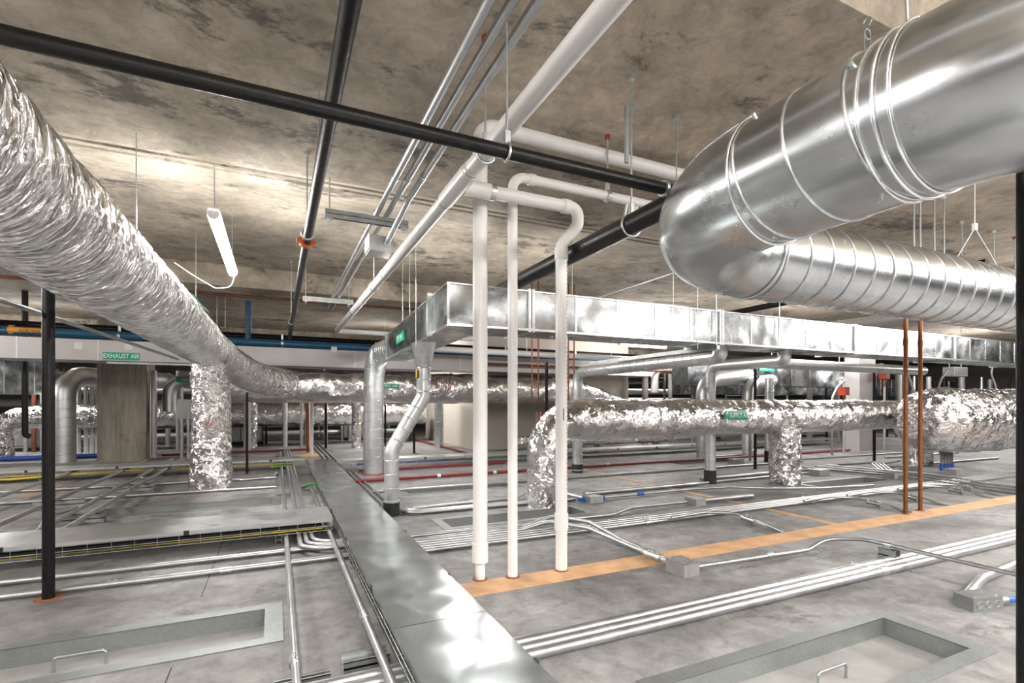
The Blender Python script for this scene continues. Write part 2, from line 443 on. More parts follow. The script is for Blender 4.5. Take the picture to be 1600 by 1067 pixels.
# leg from the long foil duct to the floor
MB().tube([(-.889, 8.78, 0), (-.889, 8.78, 1.1), (-.9, 8.8, 2.0)], lambda s: .292 - .035 * min(1, s / 1.3), 56, 0, .025, foil_rf(5, 1.8, .06, 11, .06)).build('floor_drop', 'foil_crumpled', t)['label'] = 'crumpled drop standing on the floor'
m = MB(); random.seed(3)
for k in range(9):
    a = -1.9 + k * .09
    m.bar((-.889 + .29 * math.cos(a), 8.78 + .29 * math.sin(a), .9 + .05 * (k % 3)), (-.889 + .29 * math.cos(a + .1), 8.78 + .29 * math.sin(a + .1), 1.05 + .05 * (k % 2)), .01, .004)
m.build('ink_mark', 'red_ink', t)
# long foil duct across the middle distance
t = thing('foil_duct', 'foil-wrapped main duct crossing behind the white risers below the pale exhaust duct', 'duct', (3.5, 11.9, 1.67))
MB().tube([(-.95, 11.9, 1.67), (7.4, 11.9, 1.66), (8.2, 11.9, 1.52), (9.0, 11.9, 1.3)], lambda s: .365 if s < 8 else .365 - .2 * (s - 8) / 2, 48, .8, .04, foil_rf(2.6, 1.3, .05, 23, .05)).build('duct_wrap', 'foil_smooth', t)
for x in (.55, 3.9, 5.6):
    MB().torus((x, 11.9, 1.67), (1, 0, 0), .37, .012).build('tape_band', 'foil_smooth', t)
p = onY(609, 603, 11.5)
lb = MB().box((p.x - .28, 11.525, p.z - .05), (p.x + .22, 11.53, p.z + .05)).build('label_sticker', 'green_sign', t)
text('lettering', 'SUPPLY AIR', .085, (p.x - .03, 11.52, p.z), (math.pi / 2, 0, 0), 'sign_white', lb)
m = MB()
for k in range(10):
    q = onY(684 + k * 2.4, 600 + (k % 3) * 2, 11.5)
    m.bar((q.x, 11.53, q.z - .1 - .02 * (k % 4)), (q.x + .02, 11.53, q.z + .12 - .03 * (k % 3)), .012, .004)
m.build('ink_mark', 'red_ink', t)
# supply air duct on the right
YS = 5.6; ZS = CH - .215
t = thing('foil_duct', 'foil-wrapped supply air duct crossing low behind the white risers with green SUPPLY AIR label', 'duct', (6, YS, 1.0))
MB().tube([(3.05, YS, 0), (3.05, YS, ZS), (10.8, YS, ZS)], lambda s: .2 if s < 1.0 else min(.27, .2 + (s - 1) * .13), 56, .42, .028, foil_rf(3.6, 1.5, .05, 41, .05)).build('duct_wrap', 'foil_long', t)
for x in (4.75, 7.2, 9.0):
    MB().torus((x, YS, ZS), (1, 0, 0), .27, .009).build('tape_band', 'foil_smooth', t)
p = onY(1148, 651, YS - .27)
m = MB(); curved_patch(m, (p.x, YS, ZS), (1, 0, 0), .306, -.1, .36, .47); lb = m.build('label_sticker', 'green_sign', t)
text('lettering', 'SUPPLY AIR', .098, (p.x + .05, YS - .311, ZS + .035), (math.radians(83), 0, 0), 'sign_white', lb, sx=.78)
for zz in (-.015, .085):
    m = MB().quad((p.x - .225, YS - .3105, ZS + zz - .01), (p.x - .185, YS - .3105, ZS + zz - .032), (p.x - .185, YS - .3105, ZS + zz + .012))
    m.build('flow_arrow', 'sign_white', lb)
m = MB()
for k in range(8):
    q = onY(836 + k * 2.2, 650 + (k % 3) * 3, YS - .2)
    m.bar((q.x, YS - .215, q.z - .06), (q.x + .015, YS - .215, q.z + .05), .008, .004)
m.build('ink_mark', 'red_ink', t)
MB().tube([(7.45, 5.5, 0), (7.45, 5.5, .9)], .235, 48, 0, .025, foil_rf(5, 1.8, .06, 51, .03)).build('floor_drop', 'foil_crumpled', t)
t = thing('foil_drop', 'silver foil-wrapped drop standing behind the two copper pipes', 'duct', (11.3, 6.3, 0))
pp = onZ(1434, 726)
MB().tube([(pp.x, pp.y, 0), (pp.x, pp.y, 1.0)], .26, 40, 0, .03, foil_rf(5, 1.8, .06, 57, .03)).build('duct_wrap', 'foil_crumpled', t)
t = thing('foil_duct', 'fat bulging foil-wrapped duct end at the side of the copper pipes', 'duct', (11, 4.7, 1.0))
MB().tube([(9.7, 4.76, CH - .3), (15, 4.76, CH - .3)], lambda s: .56 * math.sqrt(max(.28, 1 - (1 - min(1, s / .55)) ** 2)), 64, 0, .035, foil_rf(4, 1.8, .075, 61, .08)).build('duct_wrap', 'foil_crumpled', t)
t = thing('foil_duct', 'thin foil-wrapped duct lying low behind the far tray below the supply air duct', 'duct', (7, 11.2, .3))
MB().tube([(5.3, 11.2, .33), (10.4, 11.2, .33)], .15, 28, 0, .05, foil_rf(4, 1.5, .06, 71, .03)).build('duct_wrap', 'foil_long', t)
for x in (5.8, 7.8, 9.8): MB().box((x - .05, 11.08, 0), (x + .05, 11.32, .22)).build('support_block', 'strut_steel', t)

# ------------------------------------------------------------------ galvanised rectangular duct
zt, zb = CH + 1.1, CH + .72
t = thing('rectangular_duct', 'bright galvanized rectangular duct turning a corner behind the white risers', 'duct', (6, 4.6, zb))
YF, YB = 4.41, 4.95
def prism(mb, poly, z0, z1):
    i = len(mb.v); n = len(poly)
    mb.v += [(p[0], p[1], z0) for p in poly] + [(p[0], p[1], z1) for p in poly]
    mb.f.append(tuple(i + k for k in reversed(range(n)))); mb.s.append(False)
    mb.f.append(tuple(i + n + k for k in range(n))); mb.s.append(False)
    for k in range(n):
        mb.f.append((i + k, i + (k + 1) % n, i + n + (k + 1) % n, i + n + k)); mb.s.append(False)
    return mb
J = [2.27, 4.83, 7.45, 10.08, 12.7, 15.3]
for a, b in zip(J, J[1:]):
    MB().box((a, YF, zb), (b, YB, zt)).build('duct_section', 'galvanized_duct', t)
prism(MB(), [(1.42, YF), (2.27, YF), (2.27, YB), (1.87, 5.05), (1.45, 5.05)], zb, zt).build('duct_section', 'galvanized_duct', t)
prism(MB(), [(1.45, 5.05), (1.87, 5.05), (2.0, 8.25), (1.62, 8.25)], zb, zt).build('duct_section', 'galvanized_duct', t)
for x in J:
    w = .035
    MB().box((x - w, YF - .022, zb - .022), (x - .006, YB + .022, zt + .022)).box((x + .006, YF - .022, zb - .022), (x + w, YB + .022, zt + .022)).build('joint_flange', 'galvanized', t)
for x0 in J[:-2]:
    for k in range(1, 5): MB().box((x0 + k * .52 - .008, YF - .007, zb), (x0 + k * .52 + .008, YF + .001, zt)).build('standing_seam', 'seam_steel', t)
prism(MB(), [(1.40, 5.02), (1.45, 5.02), (1.45, 5.08), (1.40, 5.08)], zb - .03, zt + .03).build('joint_flange', 'zinc', t)
m = MB().bar((1.42, YF, zt), (1.62, 8.25, zt), .02, .02).bar((1.42, YF, zb), (1.62, 8.25, zb), .02, .02).bar((1.42, YF - .004, zb), (1.42, YF - .004, zt), .02, .02)
m.build('corner_edge', 'seam_steel', t)
MB().bar((1.415, YF - .012, zb), (15.3, YF - .012, zb), .022, .022).bar((1.415, YF - .012, zt), (15.3, YF - .012, zt), .012, .012).build('edge_seam', 'seam_steel', t)
MB().box((1.59, 8.2, zb - .03), (2.03, 8.27, zt + .03)).build('end_flange', 'galvanized', t)
y0s, y1s = 6.6, 7.25
f = lambda y: 1.42 + (y - YF) * .2 / 3.84 - .012
pq = [(f(y0s), y0s), (f(y1s), y1s), (f(y1s) + .008, y1s), (f(y0s) + .008, y0s)]
lb = prism(MB(), pq, zb + .12, zb + .25).build('label_sticker', 'green_sign', t)
text('lettering', 'SUPPLY AIR', .1, (f(6.97) - .004, 6.97, zb + .185), (math.pi / 2, 0, -math.pi / 2 - .052), 'sign_white', lb, sx=.85)
# gored elbow, round riser
e = thing('spiral_riser', 'tall round galvanized spiral riser with gored elbow under the rectangular duct end', 'duct', (1.62, 9.45, 0))
pts = [(1.80, 8.27, zb + .19), (1.66, 9.45, zb + .19), (1.62, 9.5, 1.35)]
MB().tube([(1.80, 8.27, zb + .19), (1.66, 9.46, zb + .19), (1.62, 9.47, 1.62)], .183, 36, .42).build('elbow', 'riser_steel', e)
P = fil_path(pts, .42, 14)
m = MB()
for k in range(0, len(P) - 1):
    a = (P[k + 1] - P[k]).normalized(); m.torus(P[k], a, .185, .006, 30, 6)
for k in range(1, 7):
    q = Vector(pts[0]).lerp(Vector(pts[1]), k * .09); m.torus(q, Vector(pts[1]) - Vector(pts[0]), .185, .006, 30, 6)
m.build('gore_seam', 'seam_steel', e)
def helix(mb, a, b, R, pitch, r=.0035, ph=0, n=40):
    a, b = Vector(a), Vector(b); t = (b - a).normalized(); L = (b - a).length
    up = Vector((0, 0, 1)) if abs(t.z) < .9 else Vector((1, 0, 0))
    u = (up - t * up.dot(t)).normalized(); w = t.cross(u); turns = L / pitch
    pts = []
    for k in range(int(turns * n) + 1):
        th = 2 * math.pi * k / n
        pts.append(a + t * min(L, pitch * k / n) + (u * math.cos(th + ph) + w * math.sin(th + ph)) * R)
    return mb.tube(pts, r, 5)
MB().tube([(1.62, 9.47, .01), (1.62, 9.47, 1.62)], .183, 36).build('pipe_section', 'riser_steel', e)
helix(MB(), (1.62, 9.47, .02), (1.62, 9.47, 1.6), .184, .17).build('spiral_seam', 'seam_steel', e)
MB().tube([(1.62, 9.47, 0), (1.62, 9.47, .02)], .21, 30).build('floor_collar', 'rust_stain', e)
# offset branch
e = thing('branch_duct', 'small round galvanized branch with two bends dropping from the rectangular duct', 'duct', (1.21, 5.88, 0))
bx = 1.59
mb = MB(); n = 24
for k in range(n):                       # square to round boot
    a0, a1 = 2 * math.pi * k / n, 2 * math.pi * (k + 1) / n
    def sq(a):
        c, s = math.cos(a), math.sin(a); q = .12 / max(abs(c), abs(s)); return c * q, s * q
    (xa, ya), (xb, yb) = sq(a0), sq(a1)
    mb.quad((bx + xa, 5.88 + ya, zb), (bx + xb, 5.88 + yb, zb), (bx + .087 * math.cos(a1), 5.88 + .087 * math.sin(a1), CH + .42), (bx + .087 * math.cos(a0), 5.88 + .087 * math.sin(a0), CH + .42))
mb.build('boot', 'galvanized', e)
bp = [(bx, 5.88, CH + .44), (bx, 5.88, CH + .08), (1.21, 5.88, CH - .55), (1.21, 5.88, .12)]
MB().tube(bp, .085, 28, .16).build('pipe_section', 'riser_steel', e)
def bead(c, a, R_, r_): MB().torus(c, a, R_, r_).build('joint_bead', 'seam_steel', e)
bead((bx, 5.88, CH + .42), (0, 0, 1), .087, .006); bead((bx, 5.88, CH + .14), (0, 0, 1), .088, .006); bead((bx, 5.88, CH + .28), (0, 0, 1), .087, .005)
dv = Vector(bp[2]) - Vector(bp[1])
for k in (.22, .42, .62, .82): bead(Vector(bp[1]) + dv * k, dv, .087, .006)
bead((1.21, 5.88, CH - .66), (0, 0, 1), .087, .006)
for k in range(3): bead((1.21, 5.88, .3 + k * .16), (0, .25, 1), .088, .005)
MB().bar((1.47, 5.8, CH - .05), (1.29, 5.8, CH - .36), .02, .008).build('lap_seam', 'seam_steel', e)
MB().tube([(1.21, 5.88, 0), (1.21, 5.88, .16)], .093, 24).build('floor_boot', 'black_rubber', e)
MB().ring((1.21, 5.88, .165), (0, 0, 1), .093, .02).build('clamp', 'zinc', e)
MB().box((bx - .098, 5.83, CH + .3), (bx - .088, 5.87, CH + .4)).build('damper_tag', 'yellow_cable', e)

# ------------------------------------------------------------------ big spiral duct with two elbows
XS, ZD, YD, RD, RE = 1.76, CH + .873, 2.10, .245, .75
t = thing('spiral_duct', 'big shiny galvanized spiral duct doubling back on itself under the ceiling', 'duct', (XS, 1.3, ZD))
C2 = (XS + RE, YD - RE)
MB().tube([(XS, .84, ZD), (XS, 1.37, ZD)], RD, 72, 0).build('spiral_section', 'spiral_steel', t)
el = [(XS, YD - RE, ZD)] + [(C2[0] - RE * math.cos(a), C2[1] + RE * math.sin(a), ZD) for a in [k * math.pi / 2 / 24 for k in range(1, 25)]]
MB().tube(el, RD + .0015, 72).build('elbow', 'spiral_steel', t)
MB().tube([(XS + RE, YD, ZD), (9.2, YD, ZD)], RD, 72).build('spiral_section', 'spiral_steel', t)
nel = [(XS, .85, ZD)] + [(XS + RE - RE * math.cos(a), .85 - RE * math.sin(a), ZD) for a in [k * math.pi / 2 / 24 for k in range(1, 25)]] + [(XS + RE + 1.2, .85 - RE, ZD)]
MB().tube(nel, RD + .002, 72).build('elbow', 'spiral_steel', t)
m = MB(); helix(m, (XS, .86, ZD), (XS, 1.34, ZD), RD + .001, .2, .0065, 2.6, 64); m.build('spiral_seam', 'galvanized', t)
m = MB(); helix(m, (XS + RE, YD, ZD), (9.2, YD, ZD), RD + .001, .2, .0075, .6, 64); m.build('spiral_seam', 'galvanized', t)
for y, rr, w in ((.85, .007, .006), (.895, .003, .005), (YD - RE, .006, .006), (.81, .007, .004)): MB().torus((XS, y, ZD), (0, 1, 0), RD + rr, w, 56).build('joint_bead', 'seam_steel', t)
MB().torus((XS + RE + .01, YD, ZD), (1, 0, 0), RD + .007, .007, 56).build('joint_bead', 'seam_steel', t)
# the pressed seam along the crown of the far elbow
sm = [(p[0] + 0, p[1], ZD + RD + .006) for p in el]
sm2 = []
for a in [k * math.pi / 2 / 24 for k in range(0, 25)]:
    rr = RE + (RD + .006) * math.cos(.9); sm2.append((C2[0] - rr * math.cos(a), C2[1] + rr * math.sin(a), ZD + (RD + .006) * math.sin(.9)))
MB().tube(sm2, .004, 6).build('elbow_seam', 'seam_steel', t)
for an, yy in ((2.55, .93), (4.45, .93), (4.5, 1.3), (2.3, 1.3)):
    MB().tube([(XS + RD * math.cos(an), yy, ZD + RD * math.sin(an)), (XS + (RD + .014) * math.cos(an), yy, ZD + (RD + .014) * math.sin(an))], .008, 10).build('bolt', 'zinc', t)
# ------------------------------------------------------------------ strip lights
def lamp(label, x, y, h, L=2.4, ax='y', wires=True, group='strip lights hung below the slab', r=.052, lens='lamp_lens'):
    t = thing('strip_light', label, 'strip light', (x, y, h), group)
    d = Vector((0, 1, 0)) if ax == 'y' else Vector((1, 0, 0)); s = Vector((1, 0, 0)) if ax == 'y' else Vector((0, 1, 0))
    c = Vector((x, y, h))
    a, b = c - d * L / 2, c + d * L / 2
    m = MB(); n = 10                                   # rounded diffuser under a flat tray
    prof = [(-r, .03)] + [(-r * math.cos(k * math.pi / n), -min(r, .08) * math.sin(k * math.pi / n)) for k in range(n + 1)] + [(r, .03)]
    for (p0, q0), (p1, q1) in zip(prof, prof[1:]):
        m.quad(a + s * p0 + Vector((0, 0, q0)), b + s * p0 + Vector((0, 0, q0)), b + s * p1 + Vector((0, 0, q1)), a + s * p1 + Vector((0, 0, q1))); m.s[-1] = True
    m.build('diffuser', lens, t)
    for e in (a, b):
        m = MB()
        q = d * (.006 if e is b else -.006)
        m.quad(*[e + q * k + s * p + Vector((0, 0, z)) for k in (1,) for p, z in prof])
        m.build('end_cap', 'lamp_housing', t)
    m = MB().bar(a + Vector((0, 0, .04)), b + Vector((0, 0, .04)), r * 1.75, .03); m.build('housing', 'lamp_housing', t)
    if wires:
        for k in (-.46, .46):
            p = c + d * L * k; top = ceil_h(p.y)
            MB().tube([p + Vector((0, 0, .05)), (p.x, p.y, top)], .004, 6).build('hanger_wire', 'strut_steel', t)
    return t
L0 = lamp('glowing strip light hanging above the long foil-wrapped duct', -.53, 6.55, CH + 1.756, 2.3)
lamp('strip light hidden over the rectangular duct behind the white risers', 3.0, 7.7, CH + 1.45, 2.3, r=.06, lens='lamp_lens_wide')
lamp('added wide fill light overhead at the viewpoint beside the white main', 1.5, -1.6, CH + 1.8, 2.4, r=.13, lens='lamp_lens_wide', group='added wide fill lights hung below the slab')  # unseen lamp added as front light for the white risers
for x, y, w in ((5.4, -3.4, 'behind the viewpoint toward the spiral duct'), (10.2, -2.6, 'far along the near side past the spiral duct'), (14.5, 1.2, 'at the side beyond the fat foil duct end'), (-2.2, -5.2, 'at the back on the foil duct side')):
    lamp('added wide fill light overhead ' + w, x, y, CH + 1.8, 2.4, r=.13, lens='lamp_lens_wide', group='added wide fill lights hung below the slab')  # unseen lamps added to raise the ambient and front light
ca = thing('power_cord', 'thin white flex drooping from the strip light to the foil duct', 'cord', (-.7, 7.6, 2.6))
MB().tube([(-.5, 7.70, CH + 1.74), (-.55, 7.72, CH + 1.56), (-.72, 7.6, CH + 1.5), (-.95, 7.5, CH + 1.62), (-1.15, 7.45, CH + 1.75)], .006, 8, .1).build('flex', 'white_pvc', ca)
lamp('strip light behind the pale exhaust duct near the shaft wall', 9.3, 11.2, CH + 1.62, 1.6, 'x', True)
for k, (x, y, ax) in enumerate(((-.4, -1.9, 'y'), (3.4, -1.6, 'y'), (7.2, .1, 'y'), (-4.4, 2.4, 'y'), (11.0, 2.0, 'y'), (-6.2, 8.0, 'y'), (20.5, 5.6, 'y'), (2.4, -5.8, 'y'),
                                (-6.0, 16.0, 'x'), (-9.5, 12.5, 'y'), (3.2, 15.6, 'y'), (12.2, 8.0, 'y'), (14.5, 17.0, 'y'), (8.0, -5.0, 'y'), (22.5, 9.0, 'y'), (-5.0, -4.0, 'y'))):
    spot = ['over the aisle behind the viewpoint', 'over the near end of the big spiral duct', 'beyond the spiral duct at the near side', 'past the near end of the upright black pipe', 'past the far end of the big spiral duct',
            'over the tray end past the crumpled foil drop', 'beyond the fat foil duct', 'at the back of the aisle', 'behind the concrete column', 'past the end of the pale exhaust duct, beyond the column', 'beside the shaft wall',
            'above the row of round risers', 'behind the row of round risers', 'at the back beside the hatches', 'above the far galvanized ducts', 'at the back corner of the aisle'][k]
    lamp('added wide fill light ' + spot, x, y, CH + 1.8, 2.4, ax, r=.13, lens='lamp_lens_wide', group='added wide fill lights hung below the slab')  # unseen fixtures added around the view to brighten the room

# ------------------------------------------------------------------ hangers
def hanger(label, x, y, h, r, ax, top=None, red=True, dx=0.0, name='pipe_hanger', strap='zinc', grp='pipe hangers on threaded rods'):
    top = top if top else ceil_h(y)
    t = thing(name, label, 'pipe hanger', (x, y, top), grp)
    A = (0, 1, 0) if ax == 'y' else (1, 0, 0)
    MB().tube([(x, y, h + r + .05), (x, y, top)], .0065, 8).build('rod', 'zinc', t)
    MB().torus((x, y, h), A, r + .007, .008, 24).build('ring', strap, t)
    m = MB().box((x - .014, y - .014, h + r + .005), (x + .014, y + .014, h + r + .07)); m.build('yoke', strap, t)
    MB().tube([(x, y, top - .03), (x, y, top + .0)], .022, 12).build('anchor', 'red_paint' if red else 'zinc', t)
    return t
def pipe(name, label, pts, r, mat, cat='pipe', fil=.1, seg=24, group=None, coup=(), coup_mat=None, cr=.006, cw=.07, org=None, ext=None):
    t = tag(MB().tube(pts, r, seg, fil).build(name, mat, org=org), label, cat, group)
    for c, ax in coup:
        MB().ring(c, ax, r, cw, cr, seg).build('coupling', coup_mat or mat, t)
    return t
# black pipe along the stripe direction
HB = CH + 1.25
t = pipe('black_pipe', 'long thin black steel pipe running level overhead in front of the conduits', [(-4.5, 2.28, HB), (2.13, 2.28, HB)], .034, 'black_steel', seg=28)
MB().ring((2.045, 2.28, HB), (1, 0, 0), .034, .02, .012).build('end_clamp', 'zinc', t)
hanger('hanger holding the long thin black pipe beside the white main', 1.04, 2.28, HB, .034, 'x')
# black pipe A
ZBA = CH + 1.48; xb = .245
t = pipe('black_pipe', 'black steel pipe with an orange clamp running back overhead beside the conduits', [(xb, -.5, ZBA), (xb + .02, 12.6, ZBA)], .0375, 'black_steel', seg=28)
p = onX(478, 402, xb)
m = MB().ring((xb, p.y, ZBA), (0, 1, 0), .0375, .05, .022)
for s in (-1, 1): m.box((xb + s * .06 - .018, p.y - .022, ZBA - .02), (xb + s * .06 + .018, p.y + .022, ZBA + .02))
m.build('grooved_coupling', 'orange_clamp', t)
hanger('ring hanger on the black pipe with orange clamp before the ceiling step', xb, 4.75, ZBA, .0375, 'y', red=False)
hanger('ring hanger on the black pipe with orange clamp in the recess', xb, 10.0, ZBA, .0375, 'y', red=False)
rq = onZ(498, 131, HC)
q = thing('threaded_rod', 'thin threaded rod hanging beside the black pipe with orange clamp', 'rod', rq)
MB().tube([(rq.x, rq.y, CH + 1.6), rq], .006, 8).build('rod_body', 'zinc', q)
# big black main
t = pipe('black_pipe', 'thick black steel pipe running back from the spiral duct elbow in a ring hanger', [(2.16, -1.0, CH + 1.2), (2.16, 10.6, CH + 1.2)], .07, 'black_steel', seg=36)
h = hanger('tall hanger with two rods and a clevis on the thick black pipe', 2.16, 2.72, CH + 1.2, .07, 'y', red=False)
m = MB().bar((2.12, 2.72, CH + 1.33), (2.09, 2.72, CH + 1.2), .012, .02).bar((2.20, 2.72, CH + 1.33), (2.23, 2.72, CH + 1.2), .012, .02); m.build('clevis', 'zinc', h)
MB().box((2.10, 2.70, CH + 1.6), (2.125, 2.72, CH + 1.98)).build('strut_rail', 'strut_steel', h)
MB().ring((2.155, 2.72, CH + 1.98), (0, 0, 1), .02, .025, .012, 12).build('nut', 'zinc', h)
# black pipe far right overhead, emt on the ceiling
pipe('black_pipe', 'black pipe high behind the spiral duct running back over the rectangular duct', [(7.6, 3, CH + 1.66), (7.6, 10.6, CH + 1.66)], .05, 'black_steel')
hanger('hanger on the single thin conduit under the ceiling', 5.2, 4.6, CH + 1.88, .02, 'y', red=False)
hanger('hanger on the black pipe high behind the spiral duct', 7.6, 4.8, CH + 1.66, .05, 'y', red=False)
pipe('conduit', 'single thin conduit running back under the ceiling past the spiral duct elbow', [(5.2, 3.0, CH + 1.88), (5.2, 10.7, CH + 1.88)], .02, 'conduit_steel', 'conduit', coup=[((5.2, 6.1, CH + 1.88), (0, 1, 0))])
# overhead conduits
ZC = CH + 1.92
XC = [.92, 1.02, 1.13]
cl = ['overhead conduit nearest the black pipe with orange clamp, one of three on a trapeze', 'middle overhead conduit of the three on a trapeze', 'overhead conduit nearest the white main, bending down into a steel box']
for k, x in enumerate(XC):
    if k < 2: t = pipe('conduit', cl[k], [(x, -.5, ZC), (x, 10.7, ZC)], .027, 'conduit_steel', 'conduit')
    else: t = pipe('conduit', cl[k], [(x, -.5, ZC), (x, 4.75, ZC), (x - .1, 5.12, ZC - .26), (x - .1, 5.3, ZC - .29)], .027, 'conduit_steel', 'conduit', .14)
    MB().ring((x, 4.3 if k < 2 else 4.2, ZC), (0, 1, 0), .027, .06, .005).build('coupling', 'zinc', t)
def trapeze(label, x0, x1, y, h, mat, rods):
    t = thing('trapeze_bar', label, 'trapeze bar', (x0, y, h), 'trapeze bars under the overhead conduits')
    m = MB().box((x0, y - .021, h - .041), (x1, y - .017, h + .041)).box((x0, y + .017, h - .041), (x1, y + .021, h + .041)).box((x0, y - .021, h - .003), (x1, y + .021, h + .003))
    m.box((x0, y - .024, h + .03), (x1, y - .01, h + .041)).box((x0, y - .024, h - .041), (x1, y - .01, h - .03))
    m.build('channel', mat, t)
    for r in rods:
        MB().tube([(r, y, h - .09), (r, y, ceil_h(y))], .007, 8).build('rod', 'zinc', t)
        MB().box((r - .03, y - .027, h - .055), (r + .03, y + .027, h - .041)).build('nut_plate', 'zinc', t)
trapeze('dark slotted channel trapeze under the conduits before the ceiling step', .43, 1.24, 5.2, ZC - .07, 'strut_steel', (.47, 1.2))
trapeze('pale zinc trapeze bar further back under the overhead conduits', .42, 1.28, 9.6, ZC - .07, 'zinc', (.47, 1.2))
t = thing('junction_box', 'galvanized junction box hanging under the dark trapeze', 'junction box', (1.0, 5.4, ZC - .4))
MB().box((.86, 5.24, ZC - .36), (1.1, 5.5, ZC - .2)).build('box_body', 'galvanized', t)
MB().box((.85, 5.232, ZC - .34), (.862, 5.5, ZC - .19)).build('box_cover', 'lamp_housing', t)
MB().tube([(1.03, 5.24, ZC - .285), (1.03, 5.19, ZC - .285)], .034, 14).build('connector', 'zinc', t)
# ------------------------------------------------------------------ white pvc
XA, ZA = 1.135, CH + 1.5
t = pipe('white_pipe', 'long white plastic main running back overhead beside the three conduits', [(XA, .2, ZA), (XA, 11.0, ZA), (4.2, 11.0, ZA)], .0525, 'white_pvc', fil=.12, seg=32)
for y in (3.02, 3.58, 5.9, 7.6):
    MB().ring((XA, y, ZA), (0, 1, 0), .0525, .03, .006).build('joint_ring', 'pvc_band', t)
MB().tube([(XA, 3.05, ZA), (XA, 3.56, ZA)], .061, 32).build('tee', 'white_pvc', t)
MB().ring((XA, 8.5, ZA), (0, 1, 0), .0525, .07, .008).build('band_clamp', 'zinc', t)
hanger('hanger on the white main just behind the level black pipe', XA, 2.8, ZA, .0525, 'y')
hanger('hanger on the white main beyond the junction box', XA, 6.6, ZA, .0525, 'y', red=False)
YR = 3.30
t = pipe('white_riser', 'white plastic riser with a double bend at its top, standing nearest the orange line end', [(XA + .06, YR, ZA), (2.105, YR, ZA), (2.105, YR, ZA - .13), (2.01, 3.385, ZA - .27), (2.01, 3.385, .01)], .046, 'white_pvc', fil=[.09, .07, .07], seg=32)
MB().ring((2.01, 3.385, .38), (0, 0, 1), .046, .13, .008).build('coupling', 'white_pvc', t)
MB().ring((2.01, 3.385, ZA - .34), (0, 0, 1), .046, .09, .007).build('coupling', 'white_pvc', t)
MB().ring((1.28, YR, ZA), (1, 0, 0), .046, .2, .009).build('fitting', 'white_pvc', t)
MB().ring((2.0, YR, ZA), (1, 0, 0), .046, .06, .008).build('fitting', 'white_pvc', t)
MB().ring((1.39, YR, ZA), (1, 0, 0), .046, .035, .012).build('strap', 'zinc', t)
m = MB()
for k in range(60): m.box((2.01 + .022, 3.385 - .0425, .6 + k * .033), (2.01 + .0245, 3.385 - .038, .612 + k * .033))
m.build('print_line', 'red_ink', t)
MB().box((2.0, 3.385 - .0475, 1.17), (2.007, 3.385 - .045, 1.26)).build('stamp', 'sign_black', t)
x2, y2 = 1.60, 3.405
t = pipe('white_riser', 'thin white plastic riser between the two thicker ones, turning level at the top', [(x2, y2, .01), (x2, y2, CH + 1.70), (4.3, y2, CH + 1.70)], .037, 'white_pvc', fil=.1, seg=28)
MB().ring((x2, y2, 3.0 - .16), (0, 0, 1), .037, .05, .007).build('fitting', 'white_pvc', t)
MB().ring((x2 + .16, y2, CH + 1.7), (1, 0, 0), .037, .05, .007).build('fitting', 'white_pvc', t)
h = hanger('hanger with red anchor on the level end of the thin white riser', 2.46, y2, CH + 1.70, .037, 'x')
MB().ring((2.46, y2, CH + 1.70), (1, 0, 0), .037, .04, .008).build('strap', 'zinc', h)
x3, y3 = 1.363, 3.465
t = pipe('white_riser', 'thickest white plastic riser, standing beside the metal tray cover', [(x3, y3, .13), (x3, y3, CH + 2.06), (4.3, y3, CH + 2.06)], .054, 'white_pvc', fil=.12, seg=32)
MB().tube([(x3, y3, 0.0), (x3, y3, .13)], .037, 24).build('stub', 'white_pvc', t)
MB().ring((x3, y3, .2), (0, 0, 1), .054, .14, .006).build('coupling', 'white_pvc', t)
for x, y in ((x3, y3), (x2, y2), (2.01, 3.385)):
    tag(MB().tube([(x, y, .001), (x, y, .006)], .056, 20).build('rust_spot', 'rust_stain'), {x3: 'rust stain round the foot of the thickest white riser', x2: 'rust stain round the foot of the thin white riser'}.get(x, 'rust stain round the foot of the double-bend white riser'), 'stain')
# upright black pipe on the left
bx_, by_ = -1.375, 4.345
t = pipe('black_pipe', 'upright black steel pipe standing on the floor under the long foil duct', [(bx_, by_, 0), (bx_, by_, CH + .98), (-3.2, by_, CH + .98)], .034, 'black_steel', fil=.08, seg=28)
tag(MB().tube([(bx_, by_, 0), (bx_, by_, .004)], .075, 18).build('rust_spot', 'rust_stain'), 'orange rust ring at the foot of the upright black pipe', 'stain')
# black slim posts
def post(label, px, py, r, top, x=None, el=None):
    p = onZ(px, py)
    pts = [(p.x, p.y, 0), (p.x, p.y, top)]
    t = tag(MB().tube(pts, r, 14).build('black_pipe', 'black_steel'), label, 'pipe', 'slim upright black pipes')
    MB().tube([(p.x, p.y, 0), (p.x, p.y, .012)], r * 2.0, 14).build('floor_flange', 'rust_stain', t)
post('slim black upright pipe behind the elbow of the supply air duct', 854, 752, .027, CH + .68)
post('slim black upright pipe between the drop and the round risers, with red foot', 1180, 733, .028, CH + .68)
post('slim black upright pipe beside the crumpled foil drop', 386, 741, .022, CH + .2)
post('slim black upright pipe behind the bent branch duct', 647, 708, .03, CH - .1)
post('slim black upright pipe beside the spiral riser, far back', 602, 697, .03, CH - .05)
post('slim black upright pipe far back under the main foil duct', 416, 695, .03, CH)
post('slim black upright pipe beside the copper pipes', 1366, 721, .03, CH + .68)
t = pipe('black_pipe', 'tall black pipe standing close at the edge of the view beside the spiral duct', [(3.062, 1.07, 0), (3.062, 1.07, HS)], .034, 'black_steel')
_q = onY(39, 545, 13.0)
t = pipe('black_pipe', 'slim black drop pipe in front of the galvanized box duct, elbowed at its foot', [(_q.x, _q.y, HC), onY(39, 680, 13.0), onY(47, 682, 13.0)], .05, 'black_steel', fil=.08)
